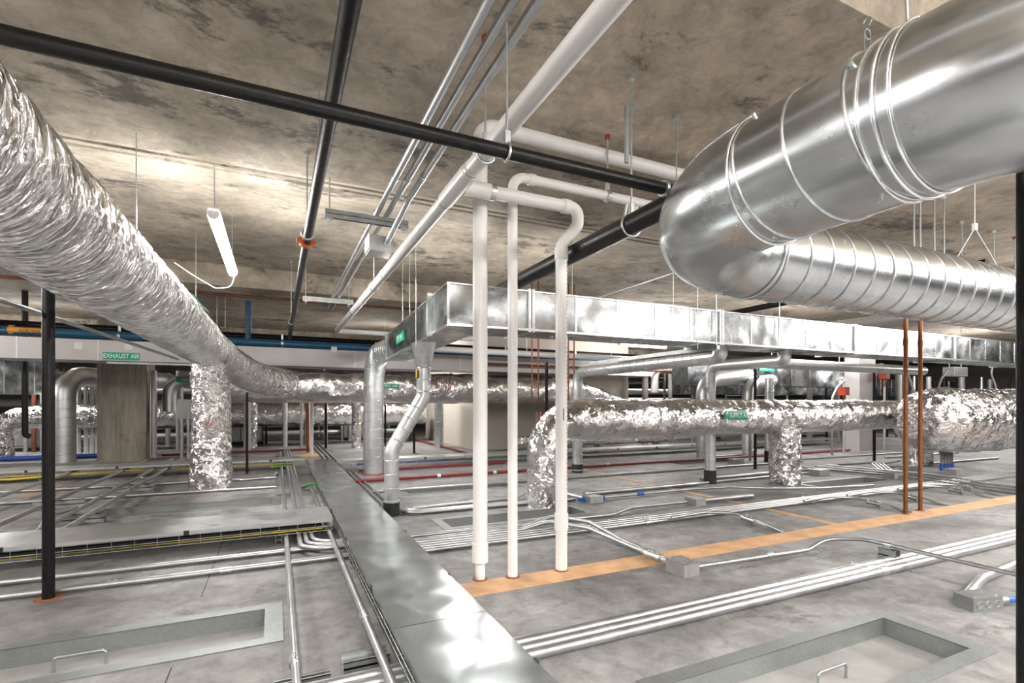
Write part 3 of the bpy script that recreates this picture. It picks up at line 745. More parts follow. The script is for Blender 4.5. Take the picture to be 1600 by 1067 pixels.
# copper pair
for px, py, w in ((1415, 803, 'front'), (1438, 798, 'rear')):
    p = onZ(px, py)
    t = pipe('copper_pipe', 'rusty copper-coloured pipe, ' + ('standing on the orange line, further from the fat foil duct' if w == 'front' else 'standing on the orange line, nearer the fat foil duct'), [(p.x, p.y, 0), (p.x, p.y, CH + 1.55)], .022, 'copper', seg=16)
    MB().ring((p.x, p.y, CH + .72), (0, 0, 1), .022, .08, .005).build('coupling', 'copper', t)
    MB().tube([(p.x, p.y, 0), (p.x, p.y, .01)], .045, 14).build('foot_ring', 'rust_stain', t)

# ------------------------------------------------------------------ cable trays
def tray(label, ax, a0, a1, b0, b1, top, seams, mat='galvanized_tray', pitch=.155, sag=None, base=.085):
    t = thing('cable_tray', label, 'cable tray', ((b0 + b1) / 2, (a0 + a1) / 2, base) if ax == 'y' else ((a0 + a1) / 2, (b0 + b1) / 2, base), 'covered wire cable trays on the floor')
    P = (lambda a, b, z: (b, a, z)) if ax == 'y' else (lambda a, b, z: (a, b, z))
    def bx(m, a, b, c, d, e, f):
        p, q = P(a, c, e), P(b, d, f); m.box(tuple(min(i, j) for i, j in zip(p, q)), tuple(max(i, j) for i, j in zip(p, q)))
    ed = [a0] + list(seams) + [a1]
    for k, (a, b) in enumerate(zip(ed, ed[1:])):
        m = MB(); n = max(1, int((b - a) / .12)); mm = 8
        i0 = 0; g = []
        for i in range(n + 1):
            for j in range(mm + 1):
                aa = a + (b - a) * i / n; bb = b0 + (b1 - b0) * j / mm
                w = .0025 * noise.noise(Vector((aa * 2.2 + k * 7, bb * 4, 1.5 + b0))) if mat == 'galvanized_wavy' else .0015 * noise.noise(Vector((aa * 1.2, bb * 3, 4 + b0)))
                m.v.append(P(aa, bb, top + w * (1 - abs(2 * j / mm - 1) ** 3) + .001 * (k % 2)))
        for i in range(n):
            for j in range(mm):
                q = i * (mm + 1) + j
                fc = (q, q + mm + 1, q + mm + 2, q + 1)
                m.f.append(fc if ax == 'x' else tuple(reversed(fc))); m.s.append(True)
        bx(m, a, b, b0, b0 + .002, top - .028, top + .0005); bx(m, a, b, b1 - .002, b1, top - .028, top + .0005)
        o = m.build('cover', mat, t)
    m = MB(); r = .0026
    bi, bo = b0 + .012, b1 - .012
    for z in (top - .035, top - .075, base): 
        for b in (bi, bo): m.tube([P(a0, b, z), P(a1, b, z)], r, 6)
    for b in (b0 + .12, (b0 + b1) / 2, b1 - .12): m.tube([P(a0, b, base), P(a1, b, base)], r, 6)
    n = int((a1 - a0) / pitch)
    for k in range(n + 1):
        a = a0 + (a1 - a0) * k / n
        m.tube([P(a, bi, top - .03), P(a, bi, base), P(a, bo, base), P(a, bo, top - .03)], r, 5)
    m.build('wire_basket', 'zinc', t)
    k = a0 + .5
    while k < a1 - .2:
        for b in ((b0, b1) if ax == 'y' else (b0,)):
            m = MB(); bx(m, k - .02, k + .02, b - .004, b + .004, top - .034, top + .006); m.build('cover_clip', 'sign_black', t)
        k += 1.2
    return t
TT = .2
tray('wide shiny tray cover running from the viewpoint straight back past the white risers', 'y', -1.0, 10.55, .515, 1.005, TT, (2.47, 5.17, 7.9), 'galvanized_wavy')
tray('near cross cable tray meeting the shiny main cover beside the upright black pipe', 'x', -4.8, .49, 5.1, 5.7, TT, (-2.3,))
tray('far cross cable tray running behind the foil drop to the main cover', 'x', -9.0, .5, 10.8, 11.35, TT, (-6.5, -3.9, -1.3), pitch=.2)
tray('cross cable tray with coloured cables running behind the supply air duct', 'x', 1.04, 16.0, 10.0, 10.5, TT, (3.6, 6.2, 8.8, 11.4), pitch=.25)
def cable(label, pts, r, mat, group='cables lying in the trays'):
    return tag(MB().tube(pts, r, 8, .1).build('cable', mat), label, 'cable', group)
for k in range(3):
    cable(['yellow cable along the front edge of the near cross tray', 'second yellow cable inside the near cross tray', 'third yellow cable in the middle of the near cross tray'][k], [(-4.7, 5.14 + .04 * k, .095 + .005 * k), (-1.4, 5.17 + .05 * k, .1), (.4, 5.135 + .05 * k, .105)], .008, 'yellow_cable')
    cable(['yellow cable along the front edge of the far cross tray', 'second yellow cable inside the far cross tray', 'third yellow cable in the middle of the far cross tray'][k], [(-8.5, 10.84 + .05 * k, .11), (.3, 10.84 + .05 * k, .11)], .011, 'yellow_cable')
cable('yellow cable sagging out of the far cross tray', [(-5.5, 10.86, .12), (-4.6, 10.79, .11), (-3.9, 10.77, .07), (-3.2, 10.80, .1), (-2.2, 10.86, .12)], .016, 'yellow_cable')
for k, (mt, a, b) in enumerate((('blue_cable', 1.4, 4.0), ('green_cable', 3.2, 7.0), ('yellow_cable', 6.4, 13.5), ('green_cable', 7.8, 12))):
    cable(['blue cable bundle at the main cover end of the coloured cable tray', 'green cable bundle halfway along the coloured cable tray', 'yellow cable bundle behind the supply air duct', 'second green cable bundle behind the round risers'][k], [(a, 10.06, .12), (b, 10.06, .12)], .02, mt)
cable('green cable bundle spilling out under the far cross tray', [(-.1, 10.72, .06), (.1, 10.7, .085), (.3, 10.72, .06)], .025, 'green_cable')
cable('green cable tail beside the shiny main cover', [(.36, 8.2, .03), (.46, 7.9, .12), (.49, 7.7, .15)], .02, 'green_cable')
for k in range(5):
    cable(['first grey cable', 'second grey cable', 'third grey cable', 'fourth grey cable', 'fifth grey cable'][k] + ' from the front edge inside the near cross tray', [(-4.7, 5.15 + .07 * k, .118 + .005 * (k % 2)), (.4, 5.15 + .07 * k, .118)], .014, 'sign_black')
for k in range(2):
    cable(['yellow cable along the side of the main tray', 'second yellow cable along the side of the main tray'][k], [(.56 + .03 * k, .5, .1), (.56 + .03 * k, 8.5, .1)], .006, 'yellow_cable')
# ------------------------------------------------------------------ conduits and fittings on the floor
def conduit(label, pts, r=.02, fil=.12, coup=(), mat='conduit_steel', group='conduits run along the floor', straps=(), cmat='zinc'):
    pts = [(p[0], p[1], p[2] if len(p) > 2 else r + .004) for p in pts]
    t = tag(MB().tube(pts, r, 14, fil).build('conduit', mat), label, 'conduit', group)
    for x, y, z, ax in coup:
        c = MB().ring((x, y, z), ax, r, .075, .0045, 14)
        for k in (-.02, .02):
            c.tube([(x + ax[0] * k, y + ax[1] * k, z + r), (x + ax[0] * k, y + ax[1] * k, z + r + .014)], .005, 6)
        c.build('coupling', cmat, t)
    for x, y, ax in straps:
        m = MB().ring((x, y, r + .004), ax, r, .02, .003, 14)
        if ax[0]: m.box((x - .01, y - r - .03, 0), (x + .01, y - r, .004))
        else: m.box((x - r - .03, y - .01, 0), (x - r, y + .01, .004))
        m.build('strap', 'zinc', t)
    return t
EX, EY = (1, 0, 0), (0, 1, 0)
def lbox(label, x, y, sx, sy, sz, z=0, mat='box_grey', knock=False, rot=0.0, name='junction_box'):
    t = thing(name, label, 'junction box', (x, y, z), 'steel junction boxes on the floor')
    MB().box((x - sx / 2, y - sy / 2, z), (x + sx / 2, y + sy / 2, z + sz)).build('box_body', mat, t)
    MB().box((x - sx / 2 - .004, y - sy / 2 - .004, z + sz), (x + sx / 2 + .004, y + sy / 2 + .004, z + sz + .004)).build('lid', 'galvanized', t)
    for a in (-.35, .35):
        for b in (-.35, .35): MB().tube([(x + a * sx, y + b * sy, z + sz + .003), (x + a * sx, y + b * sy, z + sz + .008)], .006, 8).build('screw', 'zinc', t)
    if knock:
        for k in (-.3, 0, .3):
            MB().torus((x + k * sx, y - sy / 2 - .001, z + sz / 2), (0, 1, 0), .02, .0025, 18, 5).build('knockout', 'strut_steel', t)
    t.rotation_euler.z = rot
    return t
def fitting(label, p, d, L=.3, r=.03):
    # an elbow body with nuts at the end of a conduit that dives into the floor
    p, d = Vector(p), Vector(d).normalized()
    t = thing('conduit_fitting', label, 'conduit fitting', p, 'conduit fittings on the floor')
    MB().tube([p, p + d * L * .5], r, 14).build('body', 'zinc', t)
    for k in (.06, .5): MB().ring(p + d * L * k, d, r, .03, .0075, 8).build('nut', 'zinc', t)
    for k in (.18, .36): MB().tube([p + d * L * k + Vector((0, 0, r)), p + d * L * k + Vector((0, 0, r + .02))], .012, 8).build('screw', 'zinc', t)
    MB().tube([p + d * L * .5, p + d * L], r * .62, 12).build('nipple', 'pvc_band', t)
    return t
def strut(label, x, y, L, ax='x', h=.041, w=.05, z=0, stack=1):
    t = thing('strut_block', label, 'strut block', (x, y, z), 'channel strut blocks under conduits')
    for s in range(stack):
        m = MB(); zz = z + s * (h + .002)
        for a, b in (((-L / 2, -w / 2, zz), (L / 2, -w / 2 + .004, zz + h)), ((-L / 2, w / 2 - .004, zz), (L / 2, w / 2, zz + h)), ((-L / 2, -w / 2, zz), (L / 2, w / 2, zz + .004)), ((-L / 2, -w / 2, zz + h - .004), (L / 2, -w / 2 + .014, zz + h)), ((-L / 2, w / 2 - .014, zz + h - .004), (L / 2, w / 2, zz + h))):
            if ax == 'x': m.box((x + a[0], y + a[1], a[2]), (x + b[0], y + b[1], b[2]))
            else: m.box((x - max(a[1], b[1]), y + a[0], a[2]), (x - min(a[1], b[1]), y + b[0], b[2]))
        m.build('channel', 'strut_steel', t)
    return t
# three thick conduits in front
for k, (y, n) in enumerate(((2.265, 'front'), (2.335, 'middle'), (2.405, 'rear'))):
    conduit(f'{n} one of the three thick parallel conduits before the orange line', [(-1.3, y), (9.5, y - .03)], .0285, coup=[(4.15 - .06 * k, y - .012, .033, EX)], straps=[(4.45, y - .014, EX)] if k == 0 else ())
# raised conduit over them
conduit('thin conduit rising over the three thick conduits on a strut block', [(2.9, 2.885, .05), (4.2, 2.875, .022), (4.42, 2.86, .1), (4.56, 2.62, .135), (4.56, .3, .135)], .016, .2, coup=[(3.72, 2.88, .036, EX)])
strut('short double strut block under the thin raised conduit', 4.56, 2.43, .13, 'y', .052, .07, 0, 2)
tag(MB().ring((4.56, 2.43, .135), EY, .016, .05, .006).box((4.53, 2.41, .106), (4.59, 2.45, .128)).build('conduit_clamp', 'zinc'), 'clamp on top of the short double strut block', 'clamp')
lbox('square grey junction box on the floor beside the wide orange line', 2.82, 2.94, .15, .2, .095, mat='conduit_dusty')
fitting('elbow fitting entering the grey junction box by the orange line', (2.79, 3.32, .05), (.1, -1, -.0), .3, .032)
B2 = onZ(1540, 951)
lbox('grey junction box with round knockouts and a blue cable at its end', B2.x - .02, B2.y + .03, .23, .12, .085, knock=True, rot=-.25, mat='pan_steel')
e = thing('blue_cable', 'bright blue cable leaving the junction box with round knockouts', 'cable', (B2.x + .2, B2.y - .05, .04))
MB().tube([(B2.x + .085, B2.y - .02, .045), (B2.x + .16, B2.y - .04, .045)], .02, 12).build('gland', 'zinc', e)
MB().tube([(B2.x + .16, B2.y - .04, .045), (B2.x + .42, B2.y - .08, .03), (B2.x + 1.3, B2.y - .4, .02)], .018, 12, .1).build('cable_sheath', 'blue_tape', e)
conduit('thick short conduit coming out of the junction box with round knockouts', [(B2.x + .02, B2.y + .1, .05), (B2.x + .5, B2.y + .22, .05), (B2.x + 1.5, B2.y + .3, .05)], .03)
# bright row behind the white risers
for k in range(6):
    y = 4.26 + .072 * k
    w = ['first', 'second', 'third', 'fourth', 'fifth', 'sixth'][k]
    conduit(f'{w} conduit from the front in the bright row behind the white risers', [(.54, y), (13.0 if k < 4 else 2.1, y)] if k < 4 else ([(.54, y), (2.3, y, .03), (2.62, y - .03, .12), (2.82, 4.2, .12), (2.86, 3.72, .05), (2.9, 3.40, .02)] if k == 5 else [(.54, y), (2.25, y, .03), (2.5, y - .08, .1), (2.72, 4.05, .1), (2.8, 3.45, .05), (2.79, 3.3, .05)]), .021, .14,
            coup=[(3.6 + .05 * k, y, .025, EX), (6.3 + .04 * k, y, .025, EX)] if k < 4 else ())
for px, py, w in ((1225, 832, 'midway along the orange line'), (1425, 802, 'beside the copper pipes'), (1482, 791, 'just past the copper pipes'), (1552, 779, 'near the fat foil duct'), (1566, 775, 'closest under the fat foil duct')):
    p = onZ(px, py)
    conduit('conduit branching toward the orange line ' + w, [(p.x - .75, 4.2, .06), (p.x - .25, 4.2, .075), (p.x, 4.02, .075), (p.x, p.y + .28, .05), (p.x, p.y, .0)], .017, .15)
    fitting('fitting on the conduit stub ' + w, (p.x, p.y + .5, .055), (0, -1, -.1), .3, .03)
# next runs back
conduit('conduit stepping up behind the bright row to a small box on the floor', [(1.15, 4.78), (3.5, 4.74), (3.85, 4.86, .05), (4.75, 4.88, .04)], .02, .15)
lbox('small grey box where the narrow orange line passes, behind the bright row', 4.88, 4.86, .16, .2, .08)
conduit('thick conduit leaving the small grey box along the floor', [(4.96, 4.86, .04), (5.9, 4.84, .035)], .03)
for k in range(3):
    conduit(['front', 'middle', 'rear'][k] + ' conduit of three sweeping out behind the small branch duct', [(1.33 + .05 * k, 6.4, .03), (1.33 + .05 * k, 5.76 + .05 * k, .03), (3.6, 5.7 + .05 * k, .03)], .019, .22)
lbox('grey box with blue taped conduits behind the white risers', 3.78, 5.55, .2, .17, .08)
for x, w, s in ((3.64, 'near', -1), (3.94, 'far', 1), (4.6, 'outer', 1)):
    tag(MB().ring((x, 5.6, .035), EX, .02, .1, .005).build('tape_wrap', 'blue_tape'), w + ' blue tape wrap on the conduit by the grey box', 'tape')
conduit('conduit running from the blue taped box past the narrow orange line', [(3.88, 5.6, .035), (5.6, 5.62, .03), (6.0, 5.3, .08), (6.4, 4.98, .08), (7.2, 4.75, .06), (8.4, 4.7, .03)], .02, .2)
tag(MB().tube([(3.9, 5.95, .035), (6.0, 5.95, .035)], .034, 14).build('conduit', 'conduit_steel'), 'thick conduit lying behind the blue taped box', 'conduit')
conduit('bent conduit rising over to the blue taped box', [(1.5, 6.05), (2.9, 6.1, .03), (3.2, 6.2, .1), (3.45, 6.1, .1), (3.66, 5.62, .05)], .02, .14)
conduit('conduit crossing the floor before the red pipe', [(1.25, 7.42), (10.5, 7.32)], .021, coup=[(3.4, 7.4, .025, EX), (7.5, 7.36, .025, EX)])
conduit('conduit curving under the long drop toward the round risers', [(6.0, 6.0), (9.2, 6.05)], .02)
conduit('pale conduit lying before the far drop foot', [(6.45, 6.3), (9.3, 6.32)], .026)
rp = pipe('red_pipe', 'long red sprinkler pipe lying across the floor behind the white risers', [(1.15, 8.44, .04), (14.0, 8.42, .04)], .028, 'red_pipe', 'pipe')
for x in (2.55, 3.6, 6.1): MB().ring((x, 8.44, .04), EX, .028, .06, .006).build('pipe_clip', 'lamp_housing', rp)
rp = pipe('red_pipe', 'red pipe running back beside the beige shaft wall', [(4.36, 10.9, .05), (4.36, 18.2, .05)], .03, 'red_pipe')
rp = pipe('red_pipe', 'red pipe under the coloured cable tray', [(1.4, 9.75, .04), (4.4, 9.75, .04)], .025, 'red_pipe')
rp = pipe('red_pipe', 'red pipe far back under the main foil duct', [(-2.5, 14.55, .05), (.9, 14.7, .05)], .03, 'red_pipe')
for k in range(3):
    conduit(['inner', 'middle', 'outer'][k] + ' conduit of three along the wall side of the shiny main cover', [(1.13 + .085 * k, 6.1), (1.13 + .085 * k, 9.9)], .019)
    conduit(['inner', 'middle', 'outer'][k] + ' conduit of three running back past the main cover end', [(1.0 + .11 * k, 10.9), (1.0 + .11 * k, 18)], .02)
for k in range(4):
    x = .115 + .055 * k
    if k == 0: conduit('conduit running straight under the near cross tray toward the viewpoint', [(.078, -1.0, .066), (.09, 14.0, .066)], .0205, coup=[(.078, 2.62, .066, EY)])
    else: conduit(['', 'widest', 'middle', 'tightest'][k] + ' bend of three conduits turning under the near cross tray to the main cover', [(x + .02, 14.5, .066), (x + .02, 4.47 + .085 * k, .066), (.9, 4.50 + .085 * k, .066)], .02, .22)
conduit('conduit on strut blocks just beside the wire side of the main cover', [(.455, -.5, .085), (.455, 8.2, .085)], .022, coup=[(.455, 2.95, .085, EY)])
strut('dark strut block under the conduit beside the main cover', .40, 2.56, .22, 'x', .03, .11, 0, 2)
strut('dark strut block under the near end of the straight conduit', .11, 2.5, .24, 'x', .042, .05, 0, 1)
strut('dark strut block further back under the straight conduit', .11, 7.6, .24, 'x', .042, .05, 0, 1)
strut('dark strut block carrying the near cross tray end', .02, 5.12, .05, 'y', .04, .06, 0, 2)
strut('dark strut block carrying the far cross tray', -3.5, 10.82, .1, 'y', .04, .06, 0, 2)
strut('second dark strut block carrying the far cross tray', -7.2, 10.82, .1, 'y', .04, .06, 0, 2)
conduit('front one of two conduits crossing the floor before the near cross tray', [(-5.5, 4.47), (-.05, 4.40), (.9, 4.40)], .0215, coup=[(-1.05, 4.42, .026, EX), (.2 - .55, 4.4, .026, EX)], straps=[(-.86, 4.42, EX)])
conduit('rear one of two conduits crossing the floor before the near cross tray', [(-5.5, 4.80), (-.05, 4.76), (.9, 4.76)], .021, straps=[(-.93, 4.77, EX)])
# floor conduits beyond the near tray
for k, y in enumerate((8.55, 9.62, 10.45)):
    conduit(['first', 'second', 'third'][k] + ' conduit crossing the floor behind the near cross tray', [(-9.0, y + .1), (.0 if k < 2 else -4.2, y - .06)], .021, coup=[(-4.1 + k, y + .02, .026, EX)])
for k, (x, z) in enumerate(((-3.15, .13), (-2.42, .13), (-1.98, .13), (-1.78, .13))):
    conduit(['first', 'second', 'third', 'fourth'][k] + ' raised conduit from the outer side, running back between the cross trays', [(x, 5.75, z), (x, 12.6, z)], .0235, coup=[(x, 7.3 + .3 * k, z, EY)], mat='conduit_dusty')
for k, (x, y) in enumerate(((-2.42, 8.0), (-1.9, 9.1), (-1.95, 6.9))):
    strut(['outer', 'rear', 'near'][k] + ' strut block under the raised conduits between the cross trays', x, y, .5, 'x', .05, .08, 0, 2)
conduit('short flexible conduit bending off the raised conduits', [(-1.98, 7.0, .16), (-2.1, 6.6, .16), (-2.05, 6.2, .05)], .02, .12)
conduit('conduit bending toward the foil drop foot from the main cover', [(-.55, 9.5), (-.05, 9.55, .03), (.0, 10.2, .03)], .02, .3)
# right side: conduits running toward the viewpoint
for k, x in enumerate((9.5, 9.85, 10.2)):
    conduit(['first', 'second', 'third'][k] + ' of three conduits running back under the fat foil duct', [(x, 1.8), (x, 3.9 + .1 * k, .03), (x + .2, 4.9, .05), (x, 6.6)], .022, .2)
for k, (x, y, L) in enumerate(((10.6, 6.6, 2.0), (12.2, 5.9, 3), (10.9, 7.6, 4), (13.0, 7.0, 3), (9.6, 8.9, 5))):
    conduit(['short conduit lying behind the copper pipes', 'conduit lying under the fat foil duct', 'conduit lying behind the second foil drop', 'conduit lying far under the fat foil duct', 'conduit lying beyond the red pipe and round risers'][k], [(x, y), (x + L, y - .1)], .022)
for k, (px, py) in enumerate(((1150, 724), (1230, 729), (1420, 736), (1490, 741), (1395, 747), (1280, 742))):
    p = onZ(px, py)
    lbox(['small grey box behind the slim black pipe with red foot', 'small grey box beside the single drop behind the round risers', 'small grey box at the foot of the foil drop by the copper pipes', 'small dusty box under the fat foil duct', 'small dusty box before the copper pipes', 'dark small box beside the middle drop of the supply duct'][k], p.x, p.y, .28, .2, .1, mat='conduit_dusty')
for k in range(4):
    p = onZ(1376 + k * 6, 736)
    conduit(f"{['first', 'second', 'third', 'fourth'][k]} short conduit of four kicking up off the floor behind the copper pipes", [(p.x, p.y, .01), (p.x + .25, p.y + .3, .1), (p.x + 1.0, p.y + .4, .1)], .018, .1)
p = onZ(1472, 735)
for k in range(4):
    x = p.x + .11 * k
    t = thing('flexible_conduit', ['first', 'second', 'third', 'fourth'][k] + ' grey flexible conduit with blue end under the fat foil duct', 'flexible conduit', (x, p.y, 0), 'flexible conduits with blue ends')
    MB().tube([(x, p.y, .0), (x, p.y, .3), (x + .05 * (k - 1), p.y + .1, .62)], .03, 12, .2).build('flex_tube', 'gray_flex', t)
    MB().tube([(x, p.y, 0), (x, p.y, .13)], .042, 12).build('sleeve', 'blue_cable', t)

# ------------------------------------------------------------------ middle distance
# pale wrapped exhaust duct with labels
YE = 11.75
def prismx(mb, prof, y0, y1):                       # profile in x,z pushed along y
    i = len(mb.v); n = len(prof)
    mb.v += [(p[0], y0, p[1]) for p in prof] + [(p[0], y1, p[1]) for p in prof]
    mb.f.append(tuple(i + k for k in range(n))); mb.s.append(False)
    mb.f.append(tuple(i + n + k for k in reversed(range(n)))); mb.s.append(False)
    for k in range(n):
        mb.f.append((i + (k + 1) % n, i + k, i + n + k, i + n + (k + 1) % n)); mb.s.append(False)
    return mb
t = thing('exhaust_duct', 'pale wrapped flat exhaust duct crossing above the concrete column with green label', 'duct', (2, YE, CH + .8))
e0, e1 = CH + .80, CH + 1.18
J2 = [-4.15, -3.0, -.9, 1.6, 4.1, 6.6, 9.1]
prismx(MB(), [(-5.6, e1 + .02), (-5.55, e0 + .32), (-5.2, e0 + .22), (-4.85, e0 + .08), (-4.55, e0), (-4.15, e0), (-4.15, e1)], YE, YE + .85).build('duct_section', 'white_jacket', t)
for a, b in zip(J2, J2[1:]): MB().box((a, YE, e0), (b, YE + .85, e1)).build('duct_section', 'white_jacket', t)
MB().box((9.1, YE, e0), (10.1, YE + .85, e1)).build('duct_section', 'white_jacket', t)
for x in J2: MB().box((x - .012, YE - .006, e0 - .006), (x + .012, YE, e1 + .004)).build('joint_tape', 'pvc_band', t)
p = onY(190, 556.5, YE)
lb = MB().box((p.x - .285, YE - .004, p.z - .07), (p.x + .285, YE - .001, p.z + .07)).build('label_sticker', 'green_sign', t)
text('lettering', 'EXHAUST AIR', .118, (p.x, YE - .006, p.z), (math.pi / 2, 0, 0), 'sign_white', lb, sx=.77)
p = onY(911, 580, YE)
lb = MB().box((p.x - .27, YE - .004, p.z - .08), (p.x + .27, YE - .001, p.z + .08)).build('label_sticker', 'green_sign', t)
text('lettering', 'EXHAUST AIR', .12, (p.x, YE - .006, p.z), (math.pi / 2, 0, 0), 'sign_white', lb, sx=.72)
for px, py in ((122, 540), (201, 541), (522, 546), (977, 576)):
    q = onY(px, py, YE); MB().box((q.x - .06, YE - .003, q.z - .06), (q.x + .06, YE - .001, q.z + .06)).build('patch', 'pvc_band', t)
hw = thing('hanger_strut', 'thin support rail under the pale exhaust duct beside the column', 'support rail', (-2.2, YE, e0))
MB().bar((-2.9, YE + .1, e0 - .03), (-1.0, YE + .1, e0 - .03), .05, .04).build('rail', 'strut_steel', hw)
# blue and black mains above it
YBL = 12.2
p0, p1 = onY(100, 519.5, YBL), 0
zb0 = p0.z
t = pipe('blue_pipe', 'long blue acid waste pipe crossing above the pale exhaust duct', [(-7.5, YBL, zb0), (11.2, YBL, zb0 - .06)], .085, 'blue_pipe', seg=20)
p = onY(46, 521, YBL - .09)
m = MB(); curved_patch(m, (p.x, YBL, zb0), (1, 0, 0), .089, -.75, .55, .62); lb = m.build('label_sticker', 'orange_sign', t)
MB().ring((p.x - .27, YBL, zb0), (1, 0, 0), .085, .06, .008).build('label_band', 'orange_sign', t)
text('lettering', 'ACID WASTE', .08, (p.x + .04, YBL - .092, zb0 - .012), (math.pi / 2, 0, 0), 'sign_black', lb, sx=.8)
for px in (187, 441, 790, 899):
    q = onY(px, 540, YBL); MB().ring((q.x, YBL, zb0 - .02), (1, 0, 0), .085, .05, .012).box((q.x - .02, YBL - .01, zb0 + .05), (q.x + .02, YBL + .01, zb0 + .18)).build('clevis', 'zinc', t)
q = onY(388, 500, YBL)
t = pipe('blue_pipe', 'blue riser dropping from the ceiling into the long blue pipe', [(q.x, YBL, HC), (q.x, YBL, zb0 - .02), (q.x - .5, YBL, zb0 - .02)], .06, 'blue_pipe', fil=.15)
pipe('black_pipe', 'thick black pipe crossing just above the long blue pipe', [(-7, 12.75, CH + 1.52), (11, 12.75, CH + 1.47)], .075, 'black_steel')
pipe('brown_pipe', 'rust-brown steel pipe crossing under the second ceiling beam', [(-9, 11.05, HC - .12), (4.8, 11.05, HC - .12)], .028, 'brown_steel')
pipe('brown_pipe', 'rust-brown pipe below the blue pipe near the round branch', [(4.5, 11.5, CH + .98), (11.5, 11.5, CH + .93)], .03, 'brown_steel')
wp = pipe('white_pipe', 'white pipe crossing behind the risers just under the rectangular duct', [(1.9, 10.9, CH + 1.22), (9.0, 10.9, CH + 1.18)], .07, 'white_pvc')
for x in (3.0, 5.5, 8.0): MB().tube([(x, 10.9, CH + 1.2), (x, 10.9, HC)], .008, 6).build('hanger_rod', 'zinc', wp)
for k, (px, w) in enumerate(((831, 'first'), (841, 'second'), (888, 'third'), (897, 'fourth'))):
    q = onY(px, 560, 9.4)
    pipe('copper_pipe', w + ' slim copper pipe hanging behind the white risers', [(q.x, 9.4, CH + .02), (q.x, 9.4, HS)], .016, 'copper', seg=10, group='slim copper pipes behind the risers')
# round branch along the duct direction, down to the floor
t = thing('spiral_branch', 'round galvanized branch duct sloping out from the rectangular duct and down to the floor', 'duct', (5.12, 8.05, 0))
MB().tube([(5.16, 4.72, zb), (5.16, 4.72, CH + .6), (5.13, 8.05, CH + .58), (5.13, 8.05, .1)], .095, 28, .2).build('pipe_section', 'riser_steel', t)
helix(MB(), (5.155, 5.0, CH + .6), (5.133, 7.8, CH + .581), .0955, .16, .003, 0, 24).build('spiral_seam', 'seam_steel', t)
helix(MB(), (5.13, 8.05, .2), (5.13, 8.05, CH + .38), .0955, .16, .003, 0, 24).build('spiral_seam', 'seam_steel', t)
MB().tube([(5.13, 8.05, 0), (5.13, 8.05, .16)], .105, 24).build('floor_boot', 'black_rubber', t)
for k in (.17, .05): MB().ring((5.13, 8.05, k), (0, 0, 1), .103, .02, .003).build('clamp', 'zinc', t)
t = thing('support_strut', 'channel rail hanging under the rectangular duct along the round branch', 'support rail', (4.75, 5, CH + .7))
MB().bar((4.72, 4.34, CH + .66), (4.72, 7.0, CH + .66), .05, .05).build('channel', 'strut_steel', t)
MB().tube([(4.72, 4.37, CH + .6), (4.72, 4.37, HC)], .006, 8).build('rod', 'zinc', t)
# upright round branch
t = thing('spiral_riser', 'slim round galvanized riser with black boot, standing in front of the duct elbows', 'duct', (6.38, 5.89, 0))
R = onZ(1121, 757)
MB().tube([(R.x, 4.72, zb), (R.x, 4.72, CH + .6), (R.x, R.y + .15, CH + .6), (R.x, R.y + .15, .1)], .085, 28, .15).build('pipe_section', 'riser_steel', t)
helix(MB(), (R.x, R.y + .15, .25), (R.x, R.y + .15, CH + .45), .0855, .16, .003, 0, 24).build('spiral_seam', 'seam_steel', t)
MB().tube([(R.x, R.y + .15, 0), (R.x, R.y + .15, .22)], .096, 24).build('floor_boot', 'black_rubber', t)
MB().ring((R.x, R.y + .15, .23), (0, 0, 1), .094, .025, .004).build('clamp', 'zinc', t)
def riser(label, px, py, wpx, top, boot=False, turn=None):
    p = onZ(px, py); d = p.y * CT + p.x * ST; r = wpx / FPX * d / 2
    t = thing('spiral_riser', label, 'duct', (p.x, p.y, 0), 'round galvanized risers')
    pts = [(p.x, p.y, 0), (p.x, p.y, top)]
    if turn: pts = [(p.x, p.y, 0), (p.x, p.y, top), (p.x + turn[0], p.y + turn[1], top + turn[2])]
    MB().tube(pts, r, 28, r * 2.2).build('pipe_section', 'riser_steel', t)
    helix(MB(), (p.x, p.y, .02), (p.x, p.y, top - r * 2.3), r + .001, .2, .004, 0, 24).build('spiral_seam', 'seam_steel', t)
    if boot: MB().tube([(p.x, p.y, 0), (p.x, p.y, .25)], r * 1.12, 24).build('floor_boot', 'black_rubber', t)
    return t
riser('stout round riser curving over at its top, beside the slim booted riser', 1100, 715, 24, CH + .55, False, (1.6, .1, .15))
riser('stout round riser standing just past the slim booted riser', 1170, 712, 20, CH + .5, False, (1.2, .3, .1))
riser('slim round riser with black boot beside the slim black pipe with red foot', 1202, 722, 13, CH + .55, True)
riser('round galvanized riser at the edge of the beige shaft wall', 686, 699, 14.5, CH + .5)
riser('big round galvanized riser with elbow, standing before the concrete column', 100, 722, 30, CH + .62, False, (1.5, 2.6, .0))
riser('slim far galvanized riser beside the spiral riser', 607, 668, 6, CH + .4)
